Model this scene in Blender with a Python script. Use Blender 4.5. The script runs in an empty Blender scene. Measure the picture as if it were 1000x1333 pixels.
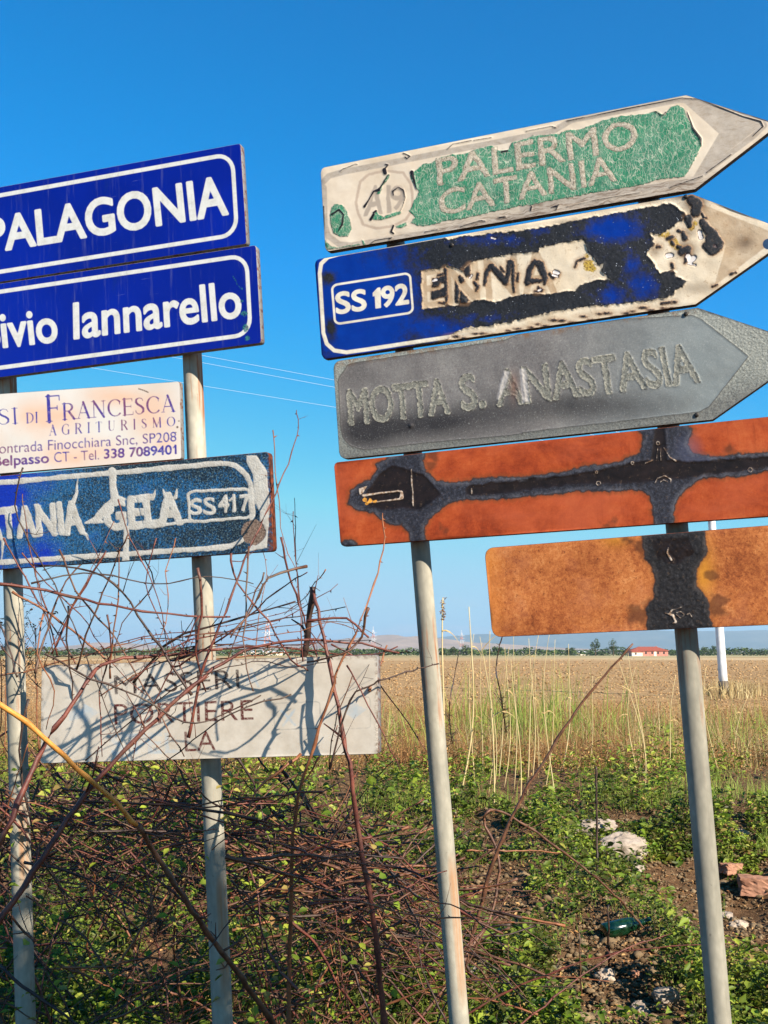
import bpy, bmesh, math, random
import numpy as np
from mathutils import Vector, Matrix

rng = np.random.default_rng(7)
random.seed(7)
SC = bpy.context.scene
COL = SC.collection
R = math.radians

# ------------------------------------------------------------------ camera, sky, sun, exposure
EYE = Vector((0.0, 0.0, 1.6))
FPX = 1390.0
PITCH = math.atan(184.0 / FPX)
cam_data = bpy.data.cameras.new('camera')
cam = bpy.data.objects.new('camera', cam_data)
COL.objects.link(cam)
cam.location = EYE
cam.rotation_euler = (R(90) + PITCH, 0, 0)
cam_data.sensor_fit = 'VERTICAL'
cam_data.sensor_height = 36.0
cam_data.sensor_width = 27.0
cam_data.lens = FPX / 1333.0 * 36.0
cam_data.clip_start = 0.05
cam_data.clip_end = 60000
SC.camera = cam

SUN_AZ, SUN_EL = R(136), R(31)
SUNV = Vector((math.sin(SUN_AZ) * math.cos(SUN_EL), math.cos(SUN_AZ) * math.cos(SUN_EL), math.sin(SUN_EL)))
world = bpy.data.worlds.new('World')
SC.world = world
world.use_nodes = True
wt = world.node_tree
bg = wt.nodes['Background']
sky = wt.nodes.new('ShaderNodeTexSky')
sky.sky_type = 'NISHITA'
sky.sun_disc = False
sky.sun_elevation = SUN_EL
sky.sun_rotation = SUN_AZ
sky.altitude = 0
sky.air_density = 0.7
sky.dust_density = 0.0
sky.ozone_density = 6.0
k1 = wt.nodes.new('ShaderNodeVectorMath'); k1.operation = 'SCALE'; k1.inputs['Scale'].default_value = 0.265
wt.links.new(sky.outputs[0], k1.inputs[0])
hs = wt.nodes.new('ShaderNodeRGBCurve')     # the deep, saturated response of the photograph's sky
for ci, pts in enumerate((((0, 0), (.115, .0), (.174, .0), (.26, .022), (.373, .10), (.62, .31), (1, .42)),
                          ((0, 0), (.246, .19), (.366, .285), (.745, .55), (1, .72)),
                          ((0, 0), (.565, .56), (.77, .74), (1, .92)))):
    c_ = hs.mapping.curves[ci]
    c_.points[0].location = pts[0]; c_.points[-1].location = pts[-1]
    for p in pts[1:-1]: c_.points.new(*p)
hs.mapping.extend = 'HORIZONTAL'
hs.mapping.update()
wt.links.new(k1.outputs[0], hs.inputs['Color'])
k2 = wt.nodes.new('ShaderNodeVectorMath'); k2.operation = 'SCALE'; k2.inputs['Scale'].default_value = 1 / 0.265
wt.links.new(hs.outputs[0], k2.inputs[0])
# thin low cloud bank near the horizon
tc = wt.nodes.new('ShaderNodeTexCoord')
sep = wt.nodes.new('ShaderNodeSeparateXYZ')
wt.links.new(tc.outputs['Generated'], sep.inputs[0])
mp = wt.nodes.new('ShaderNodeMapping')
mp.inputs['Scale'].default_value = (6, 6, 55)
wt.links.new(tc.outputs['Generated'], mp.inputs[0])
cn = wt.nodes.new('ShaderNodeTexNoise')
cn.inputs['Scale'].default_value = 1.6
cn.inputs['Detail'].default_value = 7
cn.inputs['Roughness'].default_value = 0.6
wt.links.new(mp.outputs[0], cn.inputs['Vector'])
cr = wt.nodes.new('ShaderNodeValToRGB')
cr.color_ramp.elements[0].position = 0.50
cr.color_ramp.elements[1].position = 0.72
wt.links.new(cn.outputs['Fac'], cr.inputs[0])
el = wt.nodes.new('ShaderNodeValToRGB')      # elevation window of the bank
e = el.color_ramp.elements
e[0].position = 0.0; e[0].color = (0, 0, 0, 1)
e[1].position = 0.06; e[1].color = (0, 0, 0, 1)
q = e.new(0.012); q.color = (.55, .55, .55, 1)
q = e.new(0.032); q.color = (.6, .6, .6, 1)
wt.links.new(sep.outputs['Z'], el.inputs[0])
mm = wt.nodes.new('ShaderNodeMath'); mm.operation = 'MULTIPLY'
wt.links.new(cr.outputs[0], mm.inputs[0]); wt.links.new(el.outputs[0], mm.inputs[1])
mx = wt.nodes.new('ShaderNodeMix'); mx.data_type = 'RGBA'
mx.inputs[7].default_value = (2.6, 2.9, 3.3, 1)
wt.links.new(mm.outputs[0], mx.inputs[0]); wt.links.new(k2.outputs[0], mx.inputs[6])
wt.links.new(mx.outputs[2], bg.inputs['Color'])
bg.inputs['Strength'].default_value = 0.128

sl = bpy.data.lights.new('sun', 'SUN')
sl.energy = 5.0
sl.angle = R(0.5)
sl.color = (1.0, 0.90, 0.76)
sun = bpy.data.objects.new('sun', sl)
COL.objects.link(sun)
sun.location = (8, -8, 8)
sun.rotation_euler = (-SUNV).to_track_quat('-Z', 'Y').to_euler()

SC.view_settings.view_transform = 'Standard'
SC.view_settings.look = 'None'
SC.view_settings.exposure = 1.05
SC.view_settings.gamma = 1.0
SC.view_settings.use_curve_mapping = False
SC.render.engine = 'CYCLES'
SC.cycles.max_bounces = 6
SC.cycles.volume_bounces = 0

# ------------------------------------------------------------------ geometry of the picture
FW = Vector((0, math.cos(PITCH), math.sin(PITCH)))
UP = Vector((0, -math.sin(PITCH), math.cos(PITCH)))
RT = Vector((1, 0, 0))


def ray(px, py):
    return RT * ((px - 500.0) / FPX) + UP * ((666.5 - py) / FPX) + FW


def at(px, py, Y):
    d = ray(px, py)
    return EYE + d * (Y / d.y)


def to_px(P):
    """numpy (n,3) -> (n,2) photo pixels"""
    D = P - np.array(EYE)
    f = D @ np.array(FW)
    f = np.where(f < 1e-3, 1e-3, f)
    return np.stack([500 + FPX * (D @ np.array(RT)) / f, 666.5 - FPX * (D @ np.array(UP)) / f], 1)


def S(r, g, b, k=1.0):
    def f(c):
        c = c / 255.0
        return (c / 12.92 if c <= 0.04045 else ((c + 0.055) / 1.055) ** 2.4) * k
    return (f(r), f(g), f(b), 1.0)


def tag(o, label=None, cat=None, group=None, kind=None):
    if label: o['label'] = label
    if cat: o['category'] = cat
    if group: o['group'] = group
    if kind: o['kind'] = kind
    return o


def empty(name, loc, mat=None):
    o = bpy.data.objects.new(name, None)
    o.empty_display_size = 0.1
    COL.objects.link(o)
    if mat is not None: o.matrix_world = mat
    else: o.location = loc
    return o


def mesh_np(name, V, F, mat=None, parent=None, attrs=None, smooth=False):
    """V (n,3); F int array (m,3|4) or a list of such arrays"""
    me = bpy.data.meshes.new(name)
    V = np.asarray(V, dtype=np.float32)
    Fs = F if isinstance(F, list) else [F]
    Fs = [np.asarray(f, dtype=np.int32) for f in Fs if len(f)]
    me.vertices.add(len(V)); me.vertices.foreach_set('co', V.ravel())
    loops = np.concatenate([f.ravel() for f in Fs])
    tot = np.concatenate([np.full(len(f), f.shape[1], np.int32) for f in Fs])
    st = np.concatenate([[0], np.cumsum(tot)[:-1]]).astype(np.int32)
    me.loops.add(len(loops)); me.loops.foreach_set('vertex_index', loops)
    me.polygons.add(len(tot)); me.polygons.foreach_set('loop_start', st)
    me.polygons.foreach_set('loop_total', tot)
    if smooth: me.polygons.foreach_set('use_smooth', np.ones(len(tot), bool))
    for k, a in (attrs or {}).items():
        at_ = me.attributes.new(k, 'FLOAT', 'POINT')
        at_.data.foreach_set('value', np.asarray(a, np.float32).ravel())
    me.update(calc_edges=True); me.validate()
    if mat: me.materials.append(mat)
    o = bpy.data.objects.new(name, me)
    COL.objects.link(o)
    if parent: o.parent = parent
    return o


def bm_obj(name, bm, mat=None, parent=None, smooth=False):
    me = bpy.data.meshes.new(name)
    bm.normal_update()
    bm.to_mesh(me); bm.free()
    if smooth:
        for p in me.polygons: p.use_smooth = True
    if mat: me.materials.append(mat)
    o = bpy.data.objects.new(name, me)
    COL.objects.link(o)
    if parent: o.parent = parent
    return o


# ------------------------------------------------------------------ numpy noise
def _h(ix, iy, iz, seed):
    n = (ix * 374761393 + iy * 668265263 + iz * 2147483647 + seed * 1274126177) & 0xffffffff
    n = ((n ^ (n >> 13)) * 1274126177) & 0xffffffff
    n = n ^ (n >> 16)
    return (n & 0xffff) / 65535.0


def vnoise(x, y, z=None, seed=0):
    x = np.asarray(x, float); y = np.asarray(y, float)
    z = np.zeros_like(x) if z is None else np.asarray(z, float)
    xi, yi, zi = (np.floor(a).astype(np.int64) for a in (x, y, z))
    xf, yf, zf = x - xi, y - yi, z - zi
    u, v, w = (a * a * (3 - 2 * a) for a in (xf, yf, zf))
    def g(a, b, c): return _h(xi + a, yi + b, zi + c, seed)
    c0 = (g(0, 0, 0) * (1 - u) + g(1, 0, 0) * u) * (1 - v) + (g(0, 1, 0) * (1 - u) + g(1, 1, 0) * u) * v
    c1 = (g(0, 0, 1) * (1 - u) + g(1, 0, 1) * u) * (1 - v) + (g(0, 1, 1) * (1 - u) + g(1, 1, 1) * u) * v
    return c0 * (1 - w) + c1 * w


def fbm(x, y, z=None, seed=0, octv=4):
    s = 0; a = 0.5; t = 0
    for k in range(octv):
        f = 2 ** k
        s = s + a * vnoise(np.asarray(x) * f, np.asarray(y) * f, None if z is None else np.asarray(z) * f, seed + k * 17)
        t += a; a *= 0.5
    return s / t


# ------------------------------------------------------------------ signed distance helpers (photo-pixel units)
def edges_closed(P):
    P = np.asarray(P, float)
    return np.concatenate([P, np.roll(P, -1, 0)], 1)


def sd_fill(G, E, pad=14):
    out = np.full(len(G), float(pad))
    if len(E) == 0: return out
    x0, x1 = min(E[:, 0].min(), E[:, 2].min()) - pad, max(E[:, 0].max(), E[:, 2].max()) + pad
    y0, y1 = min(E[:, 1].min(), E[:, 3].min()) - pad, max(E[:, 1].max(), E[:, 3].max()) + pad
    idx = np.where((G[:, 0] > x0) & (G[:, 0] < x1) & (G[:, 1] > y0) & (G[:, 1] < y1))[0]
    A = E[:, :2]; B = E[:, 2:]; D = B - A
    L2 = (D ** 2).sum(1) + 1e-9
    st = max(1, int(3e6 // max(1, len(E))))
    for i in range(0, len(idx), st):
        q = G[idx[i:i + st]]
        W = q[:, None, :] - A[None]
        t = np.clip((W * D[None]).sum(2) / L2[None], 0, 1)
        d = np.sqrt(((W - t[..., None] * D[None]) ** 2).sum(2).min(1))
        c = ((A[None, :, 1] > q[:, None, 1]) != (B[None, :, 1] > q[:, None, 1]))
        dy = np.where(np.abs(D[:, 1]) < 1e-12, 1e-12, D[:, 1])
        xs = A[None, :, 0] + (q[:, None, 1] - A[None, :, 1]) / dy[None] * D[None, :, 0]
        ins = ((c & (q[:, None, 0] < xs)).sum(1) % 2) == 1
        out[idx[i:i + st]] = np.minimum(np.where(ins, -d, d), pad)
    return out


def sd_stroke(G, P, r, closed=False, pad=14):
    """distance to a polyline minus radius; r number or per-point list"""
    P = np.asarray(P, float)
    rr = np.full(len(P), float(r)) if np.isscalar(r) else np.asarray(r, float)
    if closed:
        P = np.vstack([P, P[:1]]); rr = np.append(rr, rr[0])
    out = np.full(len(G), float(pad))
    m = rr.max() + pad
    idx = np.where((G[:, 0] > P[:, 0].min() - m) & (G[:, 0] < P[:, 0].max() + m) & (G[:, 1] > P[:, 1].min() - m) & (G[:, 1] < P[:, 1].max() + m))[0]
    q = G[idx]; best = np.full(len(idx), float(pad))
    for a, b, ra, rb in zip(P[:-1], P[1:], rr[:-1], rr[1:]):
        d = b - a
        t = np.clip(((q - a) @ d) / (d @ d + 1e-9), 0, 1)
        best = np.minimum(best, np.hypot(*(q - a - t[:, None] * d).T) - (ra + (rb - ra) * t))
    out[idx] = best
    return out


def dots(G, L):
    out = np.full(len(G), 14.0)
    for x, y, r in L:
        out = np.minimum(out, np.hypot(G[:, 0] - x, G[:, 1] - y) - r)
    return out


def rough(P, amp=2.0, step=3.0, seed=0, closed=True, fr=0.12):
    P = np.asarray(P, float)
    Q = np.vstack([P, P[:1]]) if closed else P
    out = []
    for a, b in zip(Q[:-1], Q[1:]):
        n = max(1, int(np.hypot(*(b - a)) / step))
        for k in range(n): out.append(a + (b - a) * k / n)
    if not closed: out.append(Q[-1])
    out = np.array(out)
    nx = (fbm(out[:, 0] * fr, out[:, 1] * fr, seed=seed, octv=3) - .5) * 2 * amp
    ny = (fbm(out[:, 0] * fr, out[:, 1] * fr, seed=seed + 50, octv=3) - .5) * 2 * amp
    return out + np.stack([nx, ny], 1)


def rpath(x0, y0, x1, y1, r, quad, n=6):
    """rounded rectangle in the unit square mapped by bilinear quad (TL,TR,BR,BL); r in (u,v)"""
    pts = []
    for cx, cy, a0 in ((x1 - r[0], y0 + r[1], -90), (x1 - r[0], y1 - r[1], 0), (x0 + r[0], y1 - r[1], 90), (x0 + r[0], y0 + r[1], 180)):
        for k in range(n + 1):
            a = R(a0 + 90 * k / n)
            pts.append((cx + r[0] * math.cos(a), cy + r[1] * math.sin(a)))
    return bil(quad, np.array(pts))


def bil(quad, uv):
    TL, TR, BR, BL = (np.array(q, float) for q in quad)
    u = uv[:, :1]; v = uv[:, 1:]
    return (TL * (1 - u) + TR * u) * (1 - v) + (BL * (1 - u) + BR * u) * v


# ------------------------------------------------------------------ lettering outlines from the built-in font
_tc = {}


def glyphs(s, spacing=1.0):
    key = (s, spacing)
    if key in _tc: return _tc[key]
    c = bpy.data.curves.new('lettering_source', 'FONT')
    c.body = s; c.resolution_u = 5; c.space_character = spacing
    o = bpy.data.objects.new('lettering_source', c)
    COL.objects.link(o)
    dg = bpy.context.evaluated_depsgraph_get(); dg.update()
    me = bpy.data.meshes.new_from_object(o.evaluated_get(dg))
    bm = bmesh.new(); bm.from_mesh(me)
    bmesh.ops.remove_doubles(bm, verts=bm.verts, dist=1e-5)
    E = np.array([[e.verts[0].co.x, e.verts[0].co.y, e.verts[1].co.x, e.verts[1].co.y] for e in bm.edges if len(e.link_faces) == 1])
    bm.free(); bpy.data.meshes.remove(me); bpy.data.objects.remove(o); bpy.data.curves.remove(c)
    _tc[key] = E
    return E


CAP = None


def text_edges(s, bl, br, tl, tr, spacing=1.0):
    """ink box of s mapped so that its left/right ends sit at bl/br on the baseline, capitals reach tl/tr"""
    global CAP
    if CAP is None:
        h = glyphs('H'); CAP = (min(h[:, 1].min(), h[:, 3].min()), max(h[:, 1].max(), h[:, 3].max()))
    E = glyphs(s, spacing)
    P = np.vstack([E[:, :2], E[:, 2:]])
    x0, x1 = P[:, 0].min(), P[:, 0].max()
    u = ((P[:, 0] - x0) / (x1 - x0))[:, None]
    v = ((P[:, 1] - CAP[0]) / (CAP[1] - CAP[0]))[:, None]
    bl, br, tl, tr = (np.array(a, float) for a in (bl, br, tl, tr))
    Q = (bl * (1 - u) + br * u) * (1 - v) + (tl * (1 - u) + tr * u) * v
    n = len(E)
    return np.hstack([Q[:n], Q[n:]])


def sd_text(G, s, bl, br, tl, tr, bold=0.0, spacing=1.0):
    return sd_fill(G, text_edges(s, bl, br, tl, tr, spacing)) - bold


# serif capitals drawn with strokes: (points, halfwidths) in cap-height units
TK, TN = 0.065, 0.026
def _arc(cx, cy, rx, ry, a0, a1, n=14, thick=TK, thin=TN):
    P, W = [], []
    for k in range(n + 1):
        a = R(a0 + (a1 - a0) * k / n)
        P.append((cx + rx * math.cos(a), cy + ry * math.sin(a)))
        W.append(thin + (thick - thin) * abs(math.cos(a)) ** 1.5)
    return P, W
def _l(x0, y0, x1, y1, w): return [(x0, y0), (x1, y1)], [w, w]
def _sf(x, y, w=.13): return _l(x - w, y, x + w, y, .02)
SERIF = {
    'F': (.62, [_l(.14, 0, .14, 1, TK), _l(.14, .98, .6, .98, TN), _l(.14, .52, .5, .52, TN), _sf(.14, .02), _l(.03, .98, .2, .98, TN), _l(.6, .98, .6, .8, .02), _l(.5, .6, .5, .44, .02)]),
    'E': (.64, [_l(.14, 0, .14, 1, TK), _l(.03, .98, .58, .98, TN), _l(.14, .52, .5, .52, TN), _l(.03, .02, .6, .02, TN), _l(.58, .98, .58, .82, .02), _l(.61, .02, .63, .2, .02), _l(.5, .6, .5, .44, .02)]),
    'R': (.76, [_l(.14, 0, .14, 1, TK), _sf(.14, .02), _l(.03, .98, .35, .98, TN), _arc(.33, .75, .25, .23, 90, -90), _l(.14, .52, .35, .52, TN), _l(.38, .5, .68, .02, TK), _l(.6, .02, .78, .02, .02)]),
    'A': (.8, [_l(.1, .02, .4, 1, TN), _l(.4, 1, .7, .02, TK), _l(.2, .34, .6, .34, TN), _sf(.1, .02, .1), _sf(.7, .02, .12)]),
    'N': (.84, [_l(.14, 0, .14, 1, TN), _l(.14, 1, .7, 0, TK), _l(.7, 0, .7, 1, TN), _sf(.14, .02, .12), _sf(.1, .98, .1), _sf(.7, .98, .12)]),
    'C': (.8, [_arc(.46, .5, .38, .5, 45, 315, 20), _l(.72, .86, .72, .7, .025)]),
    'G': (.86, [_arc(.46, .5, .38, .5, 45, 320, 20), _l(.74, .06, .74, .42, TK), _sf(.74, .42, .11), _l(.72, .86, .72, .7, .02)]),
    'O': (.9, [_arc(.46, .5, .38, .49, 0, 360, 26)]),
    'D': (.84, [_l(.14, 0, .14, 1, TK), _arc(.3, .5, .42, .48, 90, -90, 16), _l(.03, .98, .32, .98, TN), _l(.03, .02, .32, .02, TN)]),
    'I': (.34, [_l(.16, 0, .16, 1, TK), _sf(.16, .02), _sf(.16, .98)]),
    'M': (1.0, [_l(.12, 0, .14, 1, TN), _l(.14, 1, .48, .05, TK), _l(.48, .05, .84, 1, TN), _l(.84, 1, .86, 0, TK), _sf(.12, .02, .1), _sf(.86, .02, .12)]),
    'T': (.74, [_l(.36, 0, .36, 1, TK), _l(.03, .97, .69, .97, TN), _sf(.36, .02), _l(.03, .97, .03, .8, .02), _l(.69, .97, .69, .8, .02)]),
    'U': (.82, [([(.16, 1), (.16, .3), (.22, .1), (.4, .01), (.58, .08), (.66, .3), (.66, 1)], [TK, TK, TK * .8, TN, TN, TN, TN]), _sf(.16, .98), _sf(.66, .98, .1)]),
    'S': (.6, [([(.5, .8), (.44, .94), (.28, .99), (.12, .9), (.1, .74), (.2, .6), (.38, .48), (.5, .34), (.5, .16), (.36, .02), (.2, .02), (.08, .14), (.07, .26)], [.02, TN, TN, TK * .8, TK, TK, TK, TK, TK * .9, TN, TN, TN, .02])]),
}


def sd_serif(G, s, bl, br, tl, tr, track=0.0, wk=1.0):
    tot = sum(SERIF[c][0] + track for c in s) - track
    bl, br, tl, tr = (np.array(a, float) for a in (bl, br, tl, tr))
    hpx = np.hypot(*(tl - bl))
    out = np.full(len(G), 14.0)
    x = 0
    for c in s:
        w, st = SERIF[c]
        for P, W in st:
            P = np.array(P)
            u = ((P[:, :1] + x) / tot); v = P[:, 1:]
            Q = (bl * (1 - u) + br * u) * (1 - v) + (tl * (1 - u) + tr * u) * v
            out = np.minimum(out, sd_stroke(G, Q, np.array(W) * hpx * wk, pad=6))
        x += w + track
    return out


# ------------------------------------------------------------------ node shorthand
class NT:
    def __init__(s, name):
        s.m = bpy.data.materials.new(name); s.m.use_nodes = True
        s.t = s.m.node_tree; s.N = s.t.nodes
        s.b = s.N['Principled BSDF']
        s.b.inputs['Specular IOR Level'].default_value = 0.35
        s._co = None

    def set(s, sock, v):
        if isinstance(v, bpy.types.NodeSocket): s.t.links.new(v, sock)
        elif v is not None: sock.default_value = v

    def co(s):
        if s._co is None: s._co = s.N.new('ShaderNodeTexCoord').outputs['Object']
        return s._co

    def geo(s): return s.N.new('ShaderNodeNewGeometry').outputs['Position']

    def mapv(s, v, scale):
        n = s.N.new('ShaderNodeMapping'); s.set(n.inputs[0], v); n.inputs['Scale'].default_value = scale
        return n.outputs[0]

    def noise(s, scale, detail=4, rough_=.55, vec=None, dist=0):
        n = s.N.new('ShaderNodeTexNoise'); s.set(n.inputs['Vector'], vec or s.co())
        n.inputs['Scale'].default_value = scale; n.inputs['Detail'].default_value = detail
        n.inputs['Roughness'].default_value = rough_; n.inputs['Distortion'].default_value = dist
        return n.outputs['Fac']

    def vor(s, scale, feat='F1', vec=None, out='Distance', rnd=1.0):
        n = s.N.new('ShaderNodeTexVoronoi'); n.feature = feat; s.set(n.inputs['Vector'], vec or s.co())
        n.inputs['Scale'].default_value = scale; n.inputs['Randomness'].default_value = rnd
        return n.outputs[out]

    def M(s, op, a, b=None, c=None, clamp=False):
        n = s.N.new('ShaderNodeMath'); n.operation = op; n.use_clamp = clamp
        s.set(n.inputs[0], a); s.set(n.inputs[1], b); s.set(n.inputs[2], c)
        return n.outputs[0]

    def mix(s, f, a, b):
        n = s.N.new('ShaderNodeMix'); n.data_type = 'RGBA'
        s.set(n.inputs[0], f); s.set(n.inputs[6], a); s.set(n.inputs[7], b)
        return n.outputs[2]

    def mixf(s, f, a, b):
        n = s.N.new('ShaderNodeMix'); s.set(n.inputs[0], f); s.set(n.inputs[2], a); s.set(n.inputs[3], b)
        return n.outputs[0]

    def ramp(s, f, stops):
        n = s.N.new('ShaderNodeValToRGB'); s.set(n.inputs[0], f)
        E = n.color_ramp.elements
        while len(E) < len(stops): E.new(0.5)
        for e_, (p, c) in zip(E, stops):
            e_.position = p; e_.color = c if isinstance(c, tuple) else (c, c, c, 1)
        return n.outputs[0]

    def rng(s, v, a, b, c=0.0, d=1.0, smooth=False):
        n = s.N.new('ShaderNodeMapRange'); n.clamp = True
        if smooth: n.interpolation_type = 'SMOOTHSTEP'
        s.set(n.inputs[0], v)
        for i, x in zip((1, 2, 3, 4), (a, b, c, d)): n.inputs[i].default_value = x
        return n.outputs[0]

    def att(s, name):
        n = s.N.new('ShaderNodeAttribute'); n.attribute_name = name
        return n.outputs['Fac']

    def inside(s, sd, soft=.8, jit=None, amp=0.0):
        """1 inside a signed distance (photo px); jit: noise 0..1 that frays the edge"""
        if jit is not None: sd = s.M('ADD', sd, s.M('MULTIPLY', s.M('SUBTRACT', jit, .5), amp))
        return s.rng(sd, soft / 2, -soft / 2)

    def bump(s, h, strength=.5, dist=.002, normal=None):
        n = s.N.new('ShaderNodeBump'); s.set(n.inputs['Height'], h); n.inputs['Strength'].default_value = strength
        n.inputs['Distance'].default_value = dist
        if normal: s.set(n.inputs['Normal'], normal)
        return n.outputs[0]

    def done(s, col=None, rough_=None, metal=None, normal=None, spec=None):
        s.set(s.b.inputs['Base Color'], col); s.set(s.b.inputs['Roughness'], rough_)
        s.set(s.b.inputs['Metallic'], metal)
        if spec is not None: s.set(s.b.inputs['Specular IOR Level'], spec)
        if normal is not None: s.set(s.b.inputs['Normal'], normal)
        return s.m


# ------------------------------------------------------------------ materials
def mat_galv(name, k=1.0, stain=True):
    n = NT(name)
    v = n.co()
    a = n.noise(14, 5, .6, n.mapv(v, (1, 1, .25)))
    col = n.ramp(a, [(.3, S(126, 122, 110, k)), (.5, S(160, 154, 138, k)), (.72, S(184, 177, 160, k))])
    col = n.mix(n.rng(n.vor(70, 'F1', n.mapv(v, (1, 1, .6))), .2, .7, 0, .22), col, S(110, 108, 96, k))
    d = n.noise(3, 6, .7, n.mapv(v, (14, 14, .6)))
    rust = n.rng(n.M('MULTIPLY', d, n.noise(1.3, 3, .6)), .30, .38)
    col = n.mix(n.M('MULTIPLY', rust, .85 if stain else .2), col, S(146, 84, 38, k))
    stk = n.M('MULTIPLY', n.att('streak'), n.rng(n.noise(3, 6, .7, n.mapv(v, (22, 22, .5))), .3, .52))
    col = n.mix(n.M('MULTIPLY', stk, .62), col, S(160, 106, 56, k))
    spots = n.rng(n.noise(45, 4, .7), .66, .74)
    col = n.mix(n.M('MULTIPLY', spots, .6), col, S(90, 82, 70, k))
    return n.done(col, .7, .0, n.bump(n.noise(120, 4, .6), .25, .001), .25)


def rust_base(n, cols, k=1.0, sc=1.0):
    a = n.noise(4.5 * sc, 8, .72, dist=.4)
    b = n.noise(55 * sc, 6, .75)
    c = n.noise(260, 3, .7)
    f = n.M('ADD', n.M('MULTIPLY', a, .5), n.M('ADD', n.M('MULTIPLY', b, .32), n.M('MULTIPLY', c, .18)))
    return n.ramp(f, cols), b, c


M_galv = mat_galv('galvanised_steel')
M_galv_dark = mat_galv('weathered_galvanised_steel', .80)
n = NT('sign_back_metal'); M_back = n.done(n.ramp(n.noise(20, 5), [(.35, S(96, 92, 86)), (.65, S(140, 136, 128))]), .6, .3)
n = NT('sign_edge_painted')
M_edge = n.done(n.mix(n.rng(n.noise(60, 5, .7), .5, .62), S(120, 118, 116), S(96, 56, 36)), .6, .1)
n = NT('sign_edge_burnt')
M_edge_b = n.done(n.ramp(n.noise(60, 6, .7), [(.4, S(30, 24, 24)), (.55, S(70, 50, 42)), (.7, S(130, 110, 92))]), .7, .1)
n = NT('sign_edge_rust')
M_edge_r = n.done(n.ramp(n.noise(60, 6, .7), [(.35, S(40, 22, 16)), (.65, S(130, 62, 30))]), .85, 0)
n = NT('rivet_metal'); M_rivet = n.done(n.ramp(n.noise(200, 4), [(.4, S(30, 28, 28)), (.7, S(90, 84, 78))]), .5, .6)

# ------------------------------------------------------------------ sign boards
def plane(vpx, vpy, p0, y0, zlean):
    d = ray(vpx, vpy)
    s = (-d).normalized()
    t = Vector(zlean).normalized(); t = (t - s * t.dot(s)).normalized()
    nfront = t.cross(s) * -1.0
    if nfront.y > 0: nfront = -nfront
    return at(p0[0], p0[1], y0), s, t, nfront


PL_R = plane(-3730, 1035, (556, 600), 3.10, (-.07, 0, 1))
PL_L = plane(-3400, 1040, (262, 700), 3.12, (-.07, 0, 1))


def hit(pl, px, py, off=0.0):
    """photo pixel -> point on the sign plane, off metres in front of it"""
    P0, s, t, nf = pl
    P0 = P0 + nf * off
    d = ray(px, py)
    k = (P0 - EYE).dot(nf) / d.dot(nf)
    return EYE + d * k


def hit_np(pl, Q, off=0.0):
    P0, s, t, nf = pl
    P0 = P0 + nf * off
    X = (Q[:, 0:1] - 500) / FPX; Y = (666.5 - Q[:, 1:2]) / FPX
    D = X * np.array(RT) + Y * np.array(UP) + np.array(FW)
    k = (P0 - EYE).dot(nf) / (D @ np.array(nf))
    return np.array(EYE) + D * k[:, None]


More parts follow.
